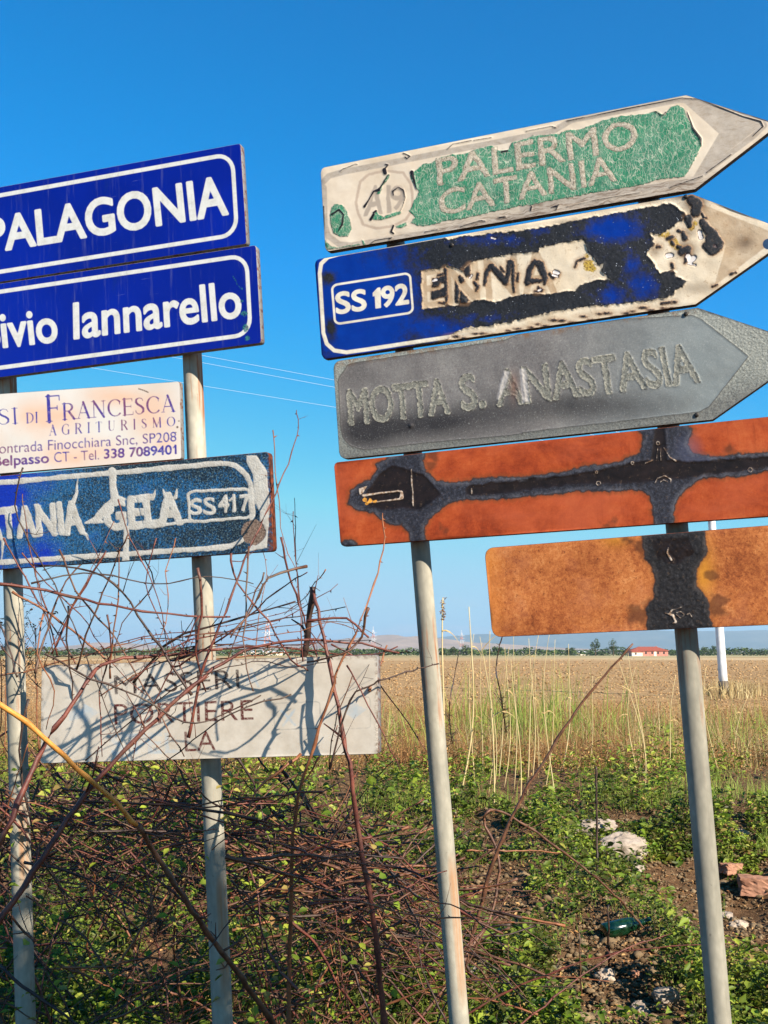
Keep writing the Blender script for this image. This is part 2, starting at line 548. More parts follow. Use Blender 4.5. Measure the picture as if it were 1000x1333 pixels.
def make_sign(name, pl, top, bot, rad, off, mat, edge_mat, label, layers, step=1.25, thick=.022, hfun=None, group=None):
    """top/bot: px polylines left->right. layers(G)->dict of attributes. Local frame: X along, Z up, -Y front"""
    P0, s, t, nf = pl
    top = np.array(top, float); bot = np.array(bot, float)
    def arc(poly):
        seg = np.hypot(*(poly[1:] - poly[:-1]).T); return np.concatenate([[0], np.cumsum(seg)])
    # columns follow the vertices of the top line; bottom uses matching parameters
    T, B = [], []
    for a, b, c, d in zip(top[:-1], top[1:], bot[:-1], bot[1:]):
        m = max(2, int(max(np.hypot(*(b - a)), np.hypot(*(d - c))) / step))
        for k in range(m):
            T.append(a + (b - a) * k / m); B.append(c + (d - c) * k / m)
    T.append(top[-1]); B.append(bot[-1])
    T = np.array(T); B = np.array(B)
    # rounded corners at both ends
    H = np.hypot(*(B - T).T)
    for rr, dist in ((rad[0], np.hypot(*(T - T[0]).T)), (rad[1], np.hypot(*(T - T[-1]).T))):
        if rr <= 0: continue
        dd = np.clip(rr - dist, 0, rr); ins = rr - np.sqrt(np.maximum(rr * rr - dd * dd, 0))
        ins = np.minimum(ins, H * .49)
        vdir = (B - T) / np.maximum(H, 1e-6)[:, None]
        T = T + vdir * ins[:, None]; B = B - vdir * ins[:, None]
    ny = int(H.max() / step) + 1
    v = np.linspace(0, 1, ny)
    G = (T[:, None, :] * (1 - v)[None, :, None] + B[:, None, :] * v[None, :, None]).reshape(-1, 2)
    W = hit_np(pl, G, off)
    C = np.array(hit(pl, *((T + B) / 2).mean(0), off))
    Rm = np.array([list(s), list(-nf), list(t)])            # rows: local X, Y, Z
    Lc = (W - C) @ Rm.T
    A = layers(G)
    h = A.pop('height', None)
    if h is not None:
        nx_ = len(T)
        edge = np.minimum.outer(np.minimum(np.arange(nx_), nx_ - 1 - np.arange(nx_)), np.full(ny, 99))
        edge = np.minimum(edge, np.minimum(np.arange(ny), ny - 1 - np.arange(ny))[None, :])
        Lc[:, 1] -= h * np.clip(edge.ravel() / 2.0, 0, 1)
    nx_ = len(T)
    I = np.arange(nx_ * ny).reshape(nx_, ny)
    F = np.stack([I[:-1, :-1], I[:-1, 1:], I[1:, 1:], I[1:, :-1]], -1).reshape(-1, 4)
    mw = Matrix(((s.x, -nf.x, t.x, C[0]), (s.y, -nf.y, t.y, C[1]), (s.z, -nf.z, t.z, C[2]), (0, 0, 0, 1)))
    root = empty(name, None, mw)
    tag(root, label, 'road sign', group)
    mesh_np('face', Lc, F, mat, root, A, smooth=True)
    # tray body behind the face: turned edge, small lip, back
    ring_px = np.vstack([T, B[::-1]])
    keep = [0]
    for i in range(1, len(ring_px)):
        if np.hypot(*(ring_px[i] - ring_px[keep[-1]])) > 2.0: keep.append(i)
    ring_px = ring_px[keep]
    ring = (hit_np(pl, ring_px, off) - C) @ Rm.T
    cen = ring.mean(0)
    m = len(ring)
    def lay(y, ins):
        q = ring.copy()
        nb = np.roll(q, -1, 0) - np.roll(q, 1, 0)
        nrm = np.stack([nb[:, 2], np.zeros(m), -nb[:, 0]], 1)
        nrm /= np.maximum(np.linalg.norm(nrm, axis=1), 1e-9)[:, None]
        sg = np.sign(((q - cen) * nrm).sum(1).mean())
        q = q + nrm * sg * (-ins); q[:, 1] = y
        return q
    V = np.vstack([lay(0, 0), lay(.0012, -.0012), lay(thick, -.0012), lay(thick + .001, .012), lay(thick - .012, .014), lay(thick - .012, .03)])
    Fq = []
    for L in range(5):
        a = np.arange(m); b = np.roll(a, -1)
        Fq.append(np.stack([L * m + a, L * m + b, (L + 1) * m + b, (L + 1) * m + a], 1))
    Fq = np.vstack(Fq)
    body = mesh_np('body', V, Fq, edge_mat, root)
    bm = bmesh.new(); bm.from_mesh(body.data); bm.verts.ensure_lookup_table()
    bm.faces.new([bm.verts[5 * m + i] for i in range(m)])
    bmesh.ops.recalc_face_normals(bm, faces=bm.faces); bm.to_mesh(body.data); bm.free()
    root['thick'] = thick
    return root, C, Rm


def rivet(root, C, Rm, pl, px, py, off, r=.006, name='rivet', mat=None):
    L = (np.array(hit(pl, px, py, off)) - C) @ Rm.T
    bm = bmesh.new()
    bmesh.ops.create_uvsphere(bm, u_segments=10, v_segments=6, radius=r)
    bmesh.ops.scale(bm, vec=(1, .45, 1), verts=bm.verts)
    bmesh.ops.translate(bm, vec=L, verts=bm.verts)
    return bm_obj(name, bm, mat or M_rivet, root, True)


def clamp_part(root, C, Rm, pl, px, py, thick, w=.12):
    """back channel and U-strap that hold a board on its pole"""
    L = (np.array(hit(pl, px, py, 0)) - C) @ Rm.T
    bm = bmesh.new()
    for (cx, cy, cz, sx, sy, sz) in ((0, thick + .006, 0, w, .012, .03),):
        r_ = bmesh.ops.create_cube(bm, size=1)
        bmesh.ops.scale(bm, vec=(sx, sy, sz), verts=r_['verts'])
        bmesh.ops.translate(bm, vec=(L[0] + cx, cy, L[2] + cz), verts=r_['verts'])
    o = bm_obj('back_channel', bm, M_back, root)
    bm = bmesh.new()
    pts = []
    for k in range(13):
        a = R(180 * k / 12)
        pts.append((L[0] + .039 * math.cos(a), thick + .045 + .037 * math.sin(a)))
    pts = [(L[0] + .039, thick + .004)] + pts + [(L[0] - .039, thick + .004)]
    prev = None
    for (x, y) in pts:
        dx, dy = x - L[0], y - (thick + .045)
        ln = math.hypot(dx, dy) or 1
        ox, oy = dx / ln * .003, dy / ln * .003
        cur = [bm.verts.new((x + a * ox, y + a * oy, L[2] + z)) for a, z in ((0, -.012), (1, -.012), (1, .012), (0, .012))]
        if prev:
            for i in range(4): bm.faces.new((prev[i], prev[(i + 1) % 4], cur[(i + 1) % 4], cur[i]))
        prev = cur
    bm_obj('strap', bm, M_back, root)


def fr(ox, oy, sc):
    return lambda *p: [(ox + x / sc, oy + y / sc) for x, y in p]


# ---- blue PALAGONIA
q_pal = [(-160, 273), (313, 187), (321, 317), (-160, 391.5)]
q_ian = [(-160, 393.5), (333, 319.5), (340, 446), (-160, 512)]
c6 = fr(0, 170, 2.703)


def lay_pal(G):
    bl, br, tl, tr = c6((-45, 430), (801, 293), (-54, 316), (787, 160))
    L = sd_text(G, 'PALAGONIA', bl, br, tl, tr, 1.7)
    bd = rpath(.012, .085, .976, .895, (.042, .17), q_pal)
    L = np.minimum(L, sd_stroke(G, bd, 2.6, True))
    return {'L': L, 'U': fbm(G[:, 0] * .01, G[:, 1] * .01, seed=3)}


def lay_ian(G):
    L = 14
    b = c6((-66, 771), (203, 741), (-78, 651), (191, 621))
    L = np.minimum(L, sd_text(G, 'Bivio', *b, 1.35))
    b = c6((262, 732), (850, 654), (260, 609), (838, 527))
    L = np.minimum(L, sd_text(G, 'Iannarello', *b, 1.35))
    bd = rpath(.012, .085, .974, .9, (.04, .17), q_ian)
    L = np.minimum(L, sd_stroke(G, bd, 2.6, True))
    D = np.minimum(dots(G, [(318, 408, 4), (320, 427, 4.5), (314, 392, 2), (322, 440, 3)]), sd_stroke(G, [(304, 360), (309, 370), (316, 377)], .5))
    D = D + (fbm(G[:, 0] * .5, G[:, 1] * .5, seed=8) - .5) * 5
    return {'L': L, 'U': fbm(G[:, 0] * .01, G[:, 1] * .01, seed=5), 'D': D}


def blue_sign(name, dmg):
    n = NT(name)
    j = n.noise(300, 3)
    lm = n.inside(n.att('L'), 1.0)
    u = n.att('U')
    blue = n.mix(n.rng(u, .3, .7), S(0, 14, 128), S(0, 22, 146))
    grime = n.noise(9, 7, .7, n.mapv(n.co(), (1, 1, .3)))
    blue = n.mix(n.rng(grime, .62, .85), blue, S(14, 30, 110))
    wh = n.mix(n.rng(n.noise(30, 6, .7), .45, .8), S(222, 220, 212), S(190, 186, 172))
    col = n.mix(lm, blue, wh)
    drip = n.rng(n.noise(10, 6, .7, n.mapv(n.co(), (6, 1, .4))), .56, .72, 0, .22)
    col = n.mix(drip, col, S(120, 124, 150))
    scr = n.rng(n.noise(8, 4, .6, n.mapv(n.co(), (1, 1, 30))), .68, .70, 0, .3)
    col = n.mix(n.M('MULTIPLY', scr, n.rng(n.noise(4, 2), .5, .6)), col, S(150, 158, 190))
    spk = n.M('MULTIPLY', n.rng(n.noise(130, 3, .8), .735, .76), .6)
    col = n.mix(spk, col, S(14, 14, 40))
    if dmg:
        d = n.inside(n.att('D'), 1.2)
        col = n.mix(n.M('MULTIPLY', d, .85), col, n.mix(n.rng(n.noise(160), .4, .6), S(10, 30, 70), S(60, 130, 120)))
    nrm = n.bump(n.vor(420, 'F1'), .06, .0006)
    nrm = n.bump(lm, .3, .0006, nrm)
    nrm = n.bump(n.noise(5, 4), .25, .006, nrm)
    return n.done(col, .34, 0, nrm, .45)


M_pal = blue_sign('blue_reflective_film', False)
M_ian = blue_sign('blue_reflective_film_scuffed', True)
r1 = make_sign('direction_sign', PL_L, [q_pal[0], q_pal[1]], [q_pal[3], q_pal[2]], (0, 2.5), .000, M_pal, M_edge,
               'blue sign with white letters PALAGONIA, top of the left stack', lay_pal)
r2 = make_sign('direction_sign', PL_L, [q_ian[0], q_ian[1]], [q_ian[3], q_ian[2]], (0, 3), .002, M_ian, M_edge,
               'blue sign reading Bivio Iannarello, under the PALAGONIA sign', lay_ian)

# ---- white Francesca
q_fra = [(-200, 527), (233.5, 497), (236, 597), (-200, 632.5)]
c7 = fr(0, 470, 2.632)


def lay_fra(G):
    L = sd_serif(G, 'F', *c7((158, 209), (208, 206), (154, 120), (204, 116)), wk=1.0)
    L = np.minimum(L, sd_serif(G, 'RANCESCA', *c7((214, 202), (601, 173), (212, 146), (598, 116)), track=.06, wk=1.05))
    L = np.minimum(L, sd_serif(G, 'OASI', *c7((-142, 228), (66, 214), (-144, 176), (63, 160)), track=.05))
    L = np.minimum(L, sd_serif(G, 'DI', *c7((90, 213), (132, 210), (89, 178), (131, 175)), track=.08, wk=1.1))
    L = np.minimum(L, sd_serif(G, 'AGRITURISMO', *c7((168, 256), (601, 222), (168, 220), (600, 190)), track=.55, wk=1.05))
    L = np.minimum(L, sd_text(G, 'Contrada Finocchiara Snc, SP208', *c7((-36, 320), (605, 275), (-36, 284), (604, 242)), .02))
    B = sd_text(G, 'Belpasso', *c7((-20, 361), (168, 348), (-21, 327), (167, 315)), .42)
    B = np.minimum(B, sd_text(G, 'CT - Tel.', *c7((186, 347), (340, 337), (185, 313), (339, 304)), .02))
    B = np.minimum(B, sd_text(G, '338 7089401', *c7((357, 334), (605, 318), (357, 303), (604, 287)), .42))
    B = np.minimum(B, sd_stroke(G, c7((594, 297), (600, 290)), .8))
    x, y = G[:, 0], G[:, 1]
    st = np.zeros(len(G))
    for cx, cy, rx, ry, a in ((60, 545, 42, 26, 1), (150, 515, 50, 15, .8), (198, 540, 34, 40, .75), (100, 590, 60, 22, .8), (215, 575, 20, 20, .6), (-60, 570, 60, 30, .7)):
        st = np.maximum(st, a * np.exp(-((x - cx) / rx) ** 2 - ((y - cy) / ry) ** 2))
    st *= .45 + .9 * fbm(x * .03, y * .05, seed=21)
    K = np.minimum(sd_stroke(G, c7((475, 95), (492, 100), (508, 107)), .7), dots(G, [(231, 556, 1.4), (233, 548, 1), (229, 563, .8)]))
    return {'L': np.minimum(L, B), 'St': st, 'K': K, 'X': x / 236}


n = NT('white_printed_panel')
lm = n.inside(n.att('L'), .9)
base = n.mix(n.rng(n.noise(3, 5), .3, .75), S(234, 228, 218), S(216, 206, 192))
base = n.mix(n.rng(n.att('St'), .08, .8, 0, .62), base, S(236, 176, 128))
base = n.mix(n.M('MULTIPLY', n.rng(n.noise(60, 6, .75), .6, .75), .5), base, S(200, 170, 140))
red = n.rng(n.noise(3.5, 4, .6), .47, .6)
ink = n.mix(red, S(62, 56, 150), S(120, 66, 110))
fade = n.rng(n.noise(70, 4, .7), .25, .5, .6, 1)
col = n.mix(n.M('MULTIPLY', lm, fade), base, ink)
col = n.mix(n.inside(n.att('K'), 1.2, n.noise(300), 1.5), col, S(80, 52, 30))
M_fra = n.done(col, .5, 0, n.bump(n.noise(6, 5), .2, .004), .35)
r3 = make_sign('advertising_sign', PL_L, [q_fra[0], q_fra[1]], [q_fra[3], q_fra[2]], (0, 2), -.004, M_fra, M_edge,
               'white panel advertising an agriturismo in purple lettering with phone number', lay_fra, thick=.018)

# ---- blistered blue CATANIA - GELA SS417
q_gel = [(-200, 638), (350, 588.5), (356, 717), (-200, 754)]


def lay_gel(G):
    wx = (fbm(G[:, 0] * .09, G[:, 1] * .09, seed=31) - .5) * 3.2
    wy = (fbm(G[:, 0] * .09, G[:, 1] * .09, seed=32) - .5) * 3.2
    Gw = G + np.stack([wx, wy], 1)
    L = sd_text(Gw, 'CATANIA', *c7((-122, 614), (288, 587), (-126, 518), (276, 482)), 2.3)
    L = np.minimum(L, sd_text(Gw, 'GELA', *c7((362, 578), (622, 556), (360, 476), (612, 452)), 2.6))
    box = [(641, 445), (860, 433), (866, 538), (644, 556)]
    b = np.array(c7(*box))
    L = np.minimum(L, sd_stroke(Gw, rpath(.02, .03, .98, .97, (.09, .14), b), 1.9, True))
    L = np.minimum(L, sd_text(Gw, 'SS', *c7((655, 527), (738, 522), (652, 475), (735, 469)), .9))
    L = np.minimum(L, sd_text(Gw, '417', *c7((750, 519), (858, 512), (748, 462), (854, 456)), .9))
    L = np.minimum(L, sd_stroke(G, c7((788, 478), (800, 466)), 1.3))
    # arrow remnant between the names, running drips
    for P, r in ((c7((292, 556), (330, 540), (352, 520), (372, 505)), [1, 4, 6, 8]), (c7((300, 552), (322, 545), (352, 548)), [1, 4, 2]),
                 (c7((250, 486), (262, 455), (266, 402)), [3.0, 2, .6]), (c7((283, 585), (298, 594), (303, 612)), [3, 1.6, .5]),
                 (c7((385, 378), (388, 430), (398, 482)), [5, 4.6, 6]), (c7((432, 570), (432, 620), (431, 682)), [4, 3.4, 4.4]),
                 (c7((12, 610), (8, 650), (3, 690)), [2.4, 1.5, .5]), (c7((520, 470), (528, 455), (532, 440)), [3, 1.6, .5]),
                 (c7((570, 470), (562, 452), (560, 440)), [3, 1.6, .6]), (c7((600, 465), (604, 450), (606, 438)), [3, 1.6, .6]),
                 (c7((620, 552), (640, 548), (655, 550)), [3, 2.4, 2]), (c7((440, 470), (480, 462), (525, 458)), [1.6, 1.3, 1]),
                 (c7((460, 570), (520, 566), (600, 556)), [2, 1.8, 2])):
        L = np.minimum(L, sd_stroke(Gw, P, r))
    # white border, thick and uneven at the right end
    outer = rpath(.0, .07, .955, .93, (.07, .3), q_gel)
    L = np.minimum(L, sd_stroke(G, outer, 3.4, True) + (fbm(G[:, 0] * .1, G[:, 1] * .1, seed=40) - .5) * 2.5)
    sh = sd_fill(G, edges_closed(rough(c7((846, 325), (880, 322), (915, 380), (925, 500), (915, 640), (840, 655), (893, 600), (890, 520), (872, 480), (868, 390), (845, 345)), 1, 3, 5)))
    L = np.minimum(L, sh)
    C = dots(G, [(330, 693, 16)]) + (fbm(G[:, 0] * .15, G[:, 1] * .15, seed=44) - .5) * 4
    L = np.maximum(L, -C)
    cr = np.minimum(sd_stroke(Gw, c7((430, 478), (436, 520), (436, 566)), .6), np.minimum(sd_stroke(Gw, c7((192, 492), (197, 590)), .5), sd_stroke(Gw, c7((470, 470), (490, 560)), .5)))
    L = np.maximum(L, -cr)
    x = G[:, 0]
    bl = fbm(x * .016, G[:, 1] * .03, seed=47) + np.clip((60 - x) / 160, -.25, .6)
    h = np.clip(.5 - L / 3, 0, 1) * .0011 + (fbm(x * .35, G[:, 1] * .35, seed=48) - .5) * .0008 * (L > 0)
    return {'L': L, 'C': C, 'Bl': bl, 'height': h, 'EdgeR': 356 - x}


n = NT('blistered_blue_film')
jit = n.noise(500, 3)
lm = n.inside(n.att('L'), 1.0, n.noise(150, 4), 1.2)
g1 = n.noise(130, 5, .9)
g2 = n.vor(190, 'F1', out='Distance')
bl = n.att('Bl')
film = n.mix(n.rng(bl, .5, .85), S(26, 92, 140), S(4, 42, 160))
thr = n.M('ADD', g1, n.M('MULTIPLY', n.M('SUBTRACT', bl, .5), -.30))
film = n.mix(n.rng(n.M('ADD', thr, n.M('MULTIPLY', n.noise(40, 4), .25)), .61, .70, 0, .92), film, S(16, 18, 18))
film = n.mix(n.M('MULTIPLY', n.rng(n.noise(165, 4, .9), .53, .63, 0, .85), n.rng(bl, .95, .6, .1, 1)), film, S(120, 150, 156))
wh = n.mix(n.rng(n.noise(25, 6, .7), .4, .75), S(200, 196, 186), S(166, 158, 144))
wh = n.mix(n.rng(n.noise(260, 3), .62, .7, 0, .5), wh, S(110, 104, 96))
col = n.mix(lm, film, wh)
cs = n.inside(n.att('C'), 1.5)
col = n.mix(cs, col, n.ramp(n.noise(160, 5, .8), [(.35, S(60, 44, 36)), (.55, S(134, 112, 96)), (.7, S(176, 160, 144))]))
er = n.M('MULTIPLY', n.rng(n.att('EdgeR'), 9, 2), n.rng(n.noise(40, 5, .7), .42, .55))
col = n.mix(er, col, S(116, 60, 38))
nrm = n.bump(n.M('ADD', g1, g2), .6, .0009)
nrm = n.bump(n.noise(60, 6, .6), .3, .0014, nrm)
M_gel = n.done(col, .55, 0, nrm, .35)
r4 = make_sign('direction_sign', PL_L, [q_gel[0], q_gel[1]], [q_gel[3], q_gel[2]], (0, 4), .004, M_gel, M_edge_r,
               'blistered blue sign with melted white CATANIA GELA SS417 lettering', lay_gel)

# ---- faded white MASSERIA PORTIERE STELLA
q_mas = [(54.5, 867), (491, 853), (492.5, 981), (53, 993.5)]
c8 = fr(0, 720, 1.923)


def lay_mas(G):
    A = sd_text(G, 'MASSERI', *c8((287, 354), (600, 339), (285, 306), (598, 291)), -.1)
    B = sd_text(G, 'PORTIERE', *c8((287, 430), (635, 417), (285, 378), (633, 367)), -.1)
    C = sd_text(G, 'LA', *c8((463, 497), (541, 494), (461, 447), (539, 444)), -.1)
    Gh = np.minimum(sd_text(G, 'STEL', *c8((280, 505), (448, 499), (279, 455), (446, 449)), .5),
                    sd_fill(G, edges_closed(c8((172, 398), (210, 388), (210, 376), (250, 398), (212, 425), (211, 412), (174, 420)))))
    Gh = np.minimum(Gh, sd_text(G, 'A', *c8((612, 336), (650, 335), (611, 290), (648, 288)), .2))
    Bx = sd_stroke(G, rpath(.01, .02, .98, .97, (.08, .1), c8((683, 375), (803, 370), (805, 440), (686, 445))), .7, True)
    fork = np.minimum(sd_stroke(G, c8((705, 395), (738, 430)), 1.7), sd_stroke(G, c8((738, 392), (708, 432)), 1.5))
    dia = sd_fill(G, edges_closed(c8((850, 392), (885, 372), (918, 392), (886, 416))))
    box2 = sd_stroke(G, rpath(.01, .02, .98, .97, (.08, .1), c8((838, 362), (928, 358), (930, 440), (840, 444))), .5, True)
    return {'L1': A, 'L2': np.minimum(B, C), 'Gh': np.minimum(Gh, np.minimum(fork, dia)), 'Bx': np.minimum(Bx, box2),
            'Ed': np.minimum(np.minimum(G[:, 0] - 53, 492 - G[:, 0]), np.minimum(G[:, 1] - (867 - (G[:, 0] - 54) * .032), 14)),
            'height': (fbm(G[:, 0] * .01, G[:, 1] * .02, seed=60) - .5) * .004}


n = NT('faded_white_panel')
base = n.mix(n.rng(n.noise(7, 7, .7), .35, .7), S(220, 210, 194), S(188, 176, 158))
base = n.mix(n.rng(n.noise(90, 5, .8), .62, .72, 0, .6), base, S(120, 96, 70))
base = n.mix(n.M('MULTIPLY', n.inside(n.att('Gh'), 1.5, n.noise(60, 5, .8), 5), n.rng(n.noise(22, 4, .7), .35, .6, .15, .75)), base, S(176, 188, 194))
base = n.mix(n.M('MULTIPLY', n.inside(n.att('Bx'), 1, n.noise(100, 4), 1.5), .6), base, S(150, 146, 138))
w1 = n.M('MULTIPLY', n.rng(n.noise(110, 5, .85), .36, .5, .25, 1), n.rng(n.noise(15, 4, .7), .3, .5, .65, 1))
base = n.mix(n.M('MULTIPLY', n.inside(n.att('L1'), 1.0), w1), base, S(48, 28, 26))
base = n.mix(n.M('MULTIPLY', n.inside(n.att('L2'), 1.0), w1), base, S(92, 36, 30))
ed = n.M('MULTIPLY', n.rng(n.att('Ed'), 6, 0), n.rng(n.noise(50, 5, .8), .46, .6))
base = n.mix(ed, base, S(110, 84, 60))
M_mas = n.done(base, .5, 0, n.bump(n.noise(10, 5), .2, .003), .35)
r5 = make_sign('direction_sign', PL_L, [q_mas[0], q_mas[1]], [q_mas[3], q_mas[2]], (3, 3), .006, M_mas, M_edge,
               'faded white MASSERIA PORTIERE sign low behind the brambles', lay_mas)

# ---- PALERMO / CATANIA A19
c1 = fr(400, 110, 3.125)
c2 = fr(680, 110, 3.125)
ca = fr(410, 190, 6.25)
cb = fr(560, 140, 5.0)
T_PA = [(417.5, 219), (893, 124), (1011, 161)]
B_PA = [(424, 327.5), (905, 246), (1011, 164)]


def ends_path(P): return np.array(P)


def lay_pa(G):
    x, y = G[:, 0], G[:, 1]
    gx = (fbm(x * .12, y * .12, seed=71) - .5) * 3; gy = (fbm(x * .12, y * .12, seed=72) - .5) * 3
    Gw = G + np.stack([gx, gy], 1)
    film = c1((420, 560), (440, 540), (415, 515), (432, 480), (455, 438), (440, 415), (425, 390), (418, 370), (450, 345), (470, 325), (500, 320), (545, 295), (600, 285),
              (640, 285), (690, 262), (755, 248), (770, 268), (815, 268), (830, 240), (880, 222), (905, 215), (940, 205), (960, 208)) + \
        c2((90, 205), (150, 200), (185, 185), (240, 182), (300, 158), (330, 145), (400, 128), (500, 118), (545, 108), (578, 125), (600, 95), (630, 83), (655, 95), (680, 150), (700, 185),
           (725, 215), (728, 250), (700, 310), (680, 345), (660, 375), (560, 385), (500, 405), (400, 425), (290, 440), (200, 458), (130, 470), (60, 485), (30, 490)) + \
        c1((950, 485), (860, 495), (800, 510), (740, 520), (640, 545), (560, 555), (500, 572), (450, 575))
    F = sd_fill(G, edges_closed(rough(film, 1.5, 2.0, 70, fr=.35)))
    sm = [ca((165, 475), (220, 480), (260, 530), (285, 600), (300, 680), (270, 735), (210, 740), (150, 710), (130, 640), (125, 560), (140, 500)),
          ca((470, 600), (480, 560), (500, 530), (520, 560), (560, 580), (600, 560), (640, 545), (700, 530), (700, 550), (640, 575), (560, 600), (500, 605)),
          ca((660, 655), (700, 640), (740, 620), (748, 645), (720, 665), (670, 668)), ca((500, 395), (525, 350), (590, 235), (610, 225), (600, 260), (550, 330), (530, 390)),
          ca((840, 180), (880, 150), (920, 150), (925, 180), (870, 190)), ca((790, 215), (820, 215), (825, 240), (795, 260), (780, 240)),
          ca((70, 760), (95, 780), (130, 815), (180, 828), (370, 796), (370, 806), (100, 845)), ca((380, 760), (400, 770), (412, 815), (395, 805))]
    for i, p in enumerate(sm):
        F = np.minimum(F, sd_fill(G, edges_closed(rough(p, .8, 1.5, 80 + i, fr=.3))))
    L = sd_text(Gw, 'PALERMO', *cb((52, 505), (1358, 255), (44, 335), (1332, 80)), .8)
    L = np.minimum(L, sd_text(Gw, 'CATANIA', *cb((62, 700), (1215, 478), (58, 545), (1192, 310)), .8))
    # grey border band & octagon & ghost A19
    bd = [(434, 300)] + c1((62, 400), (90, 372), (150, 355), (1000, 190)) + c2((200, 145), (640, 62), (730, 70), (975, 148), (985, 165), (940, 210), (740, 360), (690, 395), (600, 405), (0, 505)) + c1((980, 512), (700, 570), (180, 655), (130, 650), (85, 615), (72, 570), (68, 420))
    Bd = sd_stroke(G, bd[1:], 3.8, False)
    tip = sd_fill(G, edges_closed(c2((660, 75), (730, 75), (960, 145), (975, 165), (740, 350), (690, 385), (800, 200))))
    Bd = np.minimum(Bd, tip)
    octo = ca((370, 290), (440, 230), (580, 200), (720, 220), (780, 310), (795, 420), (790, 520), (740, 600), (620, 655), (500, 670), (395, 640), (350, 540), (335, 460))
    Oc = sd_stroke(G, rough(octo, .6, 2, 90), 1.7, True)
    Gh = sd_text(Gw, 'A1', *ca((402, 565), (615, 540), (430, 335), (605, 320)), 1.0)
    Gh = np.minimum(Gh, sd_text(Gw, '9', *ca((625, 520), (730, 505), (620, 335), (725, 325)), 1.0))
    # dark curled slivers
    K = np.full(len(G), 14.0)
    for P, r in ((ca((205, 208), (230, 188), (280, 170), (330, 148), (345, 150)), .55), (ca((405, 495), (440, 440), (480, 370), (520, 360), (540, 330), (600, 235)), [1.8, .9, 1.1, 2.2, 1.0, .7]),
                 (ca((640, 400), (635, 370), (680, 335), (720, 360), (735, 420), (715, 490), (690, 540)), [.7, 1.1, .6, .9, .7, .5, .4]), (ca((575, 150), (595, 155), (575, 180), (560, 195)), 1.0),
                 (ca((565, 195), (572, 220)), 2.6), (ca((455, 600), (480, 560)), 1.8), (ca((640, 650), (620, 700), (640, 712)), 1.3), (ca((720, 60), (745, 70), (775, 85), (750, 105), (735, 90)), .8),
                 (ca((445, 800), (490, 770), (630, 745), (600, 765)), .6), (ca((790, 215), (800, 250), (830, 360)), [2.6, 1.8, .5]), (ca((895, 700), (1000, 680)), .6), (ca((480, 545), (500, 530)), 1.4),
                 (ca((560, 790), (575, 810)), 1), (ca((72, 490), (75, 620), (72, 700)), .8), (ca((140, 560), (200, 520), (235, 560), (225, 640), (190, 700)), [1.4, 1.2, 1.0, 1.5, .6]),
                 (cb((115, 270), (150, 238), (270, 215)), .6), (cb((285, 215), (400, 195)), .6), (cb((625, 155), (790, 122), (820, 132)), .6), (cb((890, 88), (1000, 66)), .6),
                 (c2((185, 150), (420, 100), (650, 55), (720, 60), (900, 130), (970, 150), (980, 170), (940, 208)), [.4, .9, .5, .8, .5, 1, .9, .5]), (c2((750, 358), (850, 285)), .6),
                 (c2((600, 420), (640, 405), (720, 378), (735, 372)), .6), (c2((180, 498), (300, 470), (480, 440)), .4), (cb((660, 645), (655, 670)), 1.1), (cb((800, 650), (830, 645), (820, 665)), .8),
                 (cb((200, 775), (330, 735), (360, 740)), .7), (cb((450, 716), (490, 712)), 1), (c2((540, 110), (570, 128), (585, 112)), .8), (c2((670, 110), (695, 180), (725, 220), (728, 250)), [.5, 1.4, 1.8, .6]),
                 (c2((120, 500), (150, 490)), .8), (c1((790, 275), (815, 270)), 1.3)):
        K = np.minimum(K, sd_stroke(G, P, r))
    gr = np.clip((y - (328 - (x - 424) * .17 - 26)) / 22, 0, 1) * np.clip((x - 480) / 120, 0, 1)   # greyed lower band
    h = np.clip(.5 - F / 2, 0, 1) * .0009 - np.clip(1 - np.abs(L) / 1.5, 0, 1) * .0005 * (F < 0) + np.clip(.7 - K, 0, 1) * .0016
    h = h + (fbm(x * .3, y * .3, seed=95) - .5) * .0010 * (F < 0) + (fbm(x * .02, y * .03, seed=96) - .5) * .004
    return {'F': F, 'L': L, 'Bd': Bd, 'Oc': Oc, 'Gh': Gh, 'K': K, 'Gr': gr, 'height': h}


n = NT('peeling_green_film')
v = n.N.new('ShaderNodeVectorMath'); v.operation = 'ADD'; n.set(v.inputs[0], n.co())
wz = n.N.new('ShaderNodeTexNoise'); wz.inputs['Scale'].default_value = 24; wz.inputs['Detail'].default_value = 5; n.set(wz.inputs['Vector'], n.co())
wv = n.N.new('ShaderNodeVectorMath'); wv.operation = 'SCALE'; wv.inputs['Scale'].default_value = .035; n.set(wv.inputs[0], wz.outputs['Color']); n.set(v.inputs[1], wv.outputs[0])
v = v.outputs[0]
crack = n.vor(62, 'DISTANCE_TO_EDGE', n.mapv(v, (1.7, 1, .6)))
crack2 = n.vor(130, 'DISTANCE_TO_EDGE', n.mapv(v, (1.4, 1, .8)))
cr_ = n.M('MAXIMUM', n.rng(crack, .075, .02), n.M('MULTIPLY', n.rng(crack2, .07, .02), .75))
cr_ = n.M('MULTIPLY', cr_, n.rng(n.noise(38, 5, .75), .38, .6, .12, .95))
green = n.ramp(n.noise(12, 6, .7), [(.3, S(22, 94, 68)), (.5, S(56, 124, 96)), (.7, S(116, 148, 126))])
green = n.mix(n.rng(n.noise(9, 3, .6), .42, .6, 0, .45), green, S(10, 128, 84))
green = n.mix(n.M('MULTIPLY', cr_, .85), green, S(196, 198, 176))
fm = n.inside(n.att('F'), .9, n.noise(200, 4), 1.5)
lt = n.inside(n.att('L'), 1.0, n.noise(260, 4, .8), 2.0)
ltcol = n.ramp(n.noise(110, 6, .88), [(.38, S(104, 92, 74)), (.47, S(170, 158, 138)), (.62, S(204, 194, 176))])
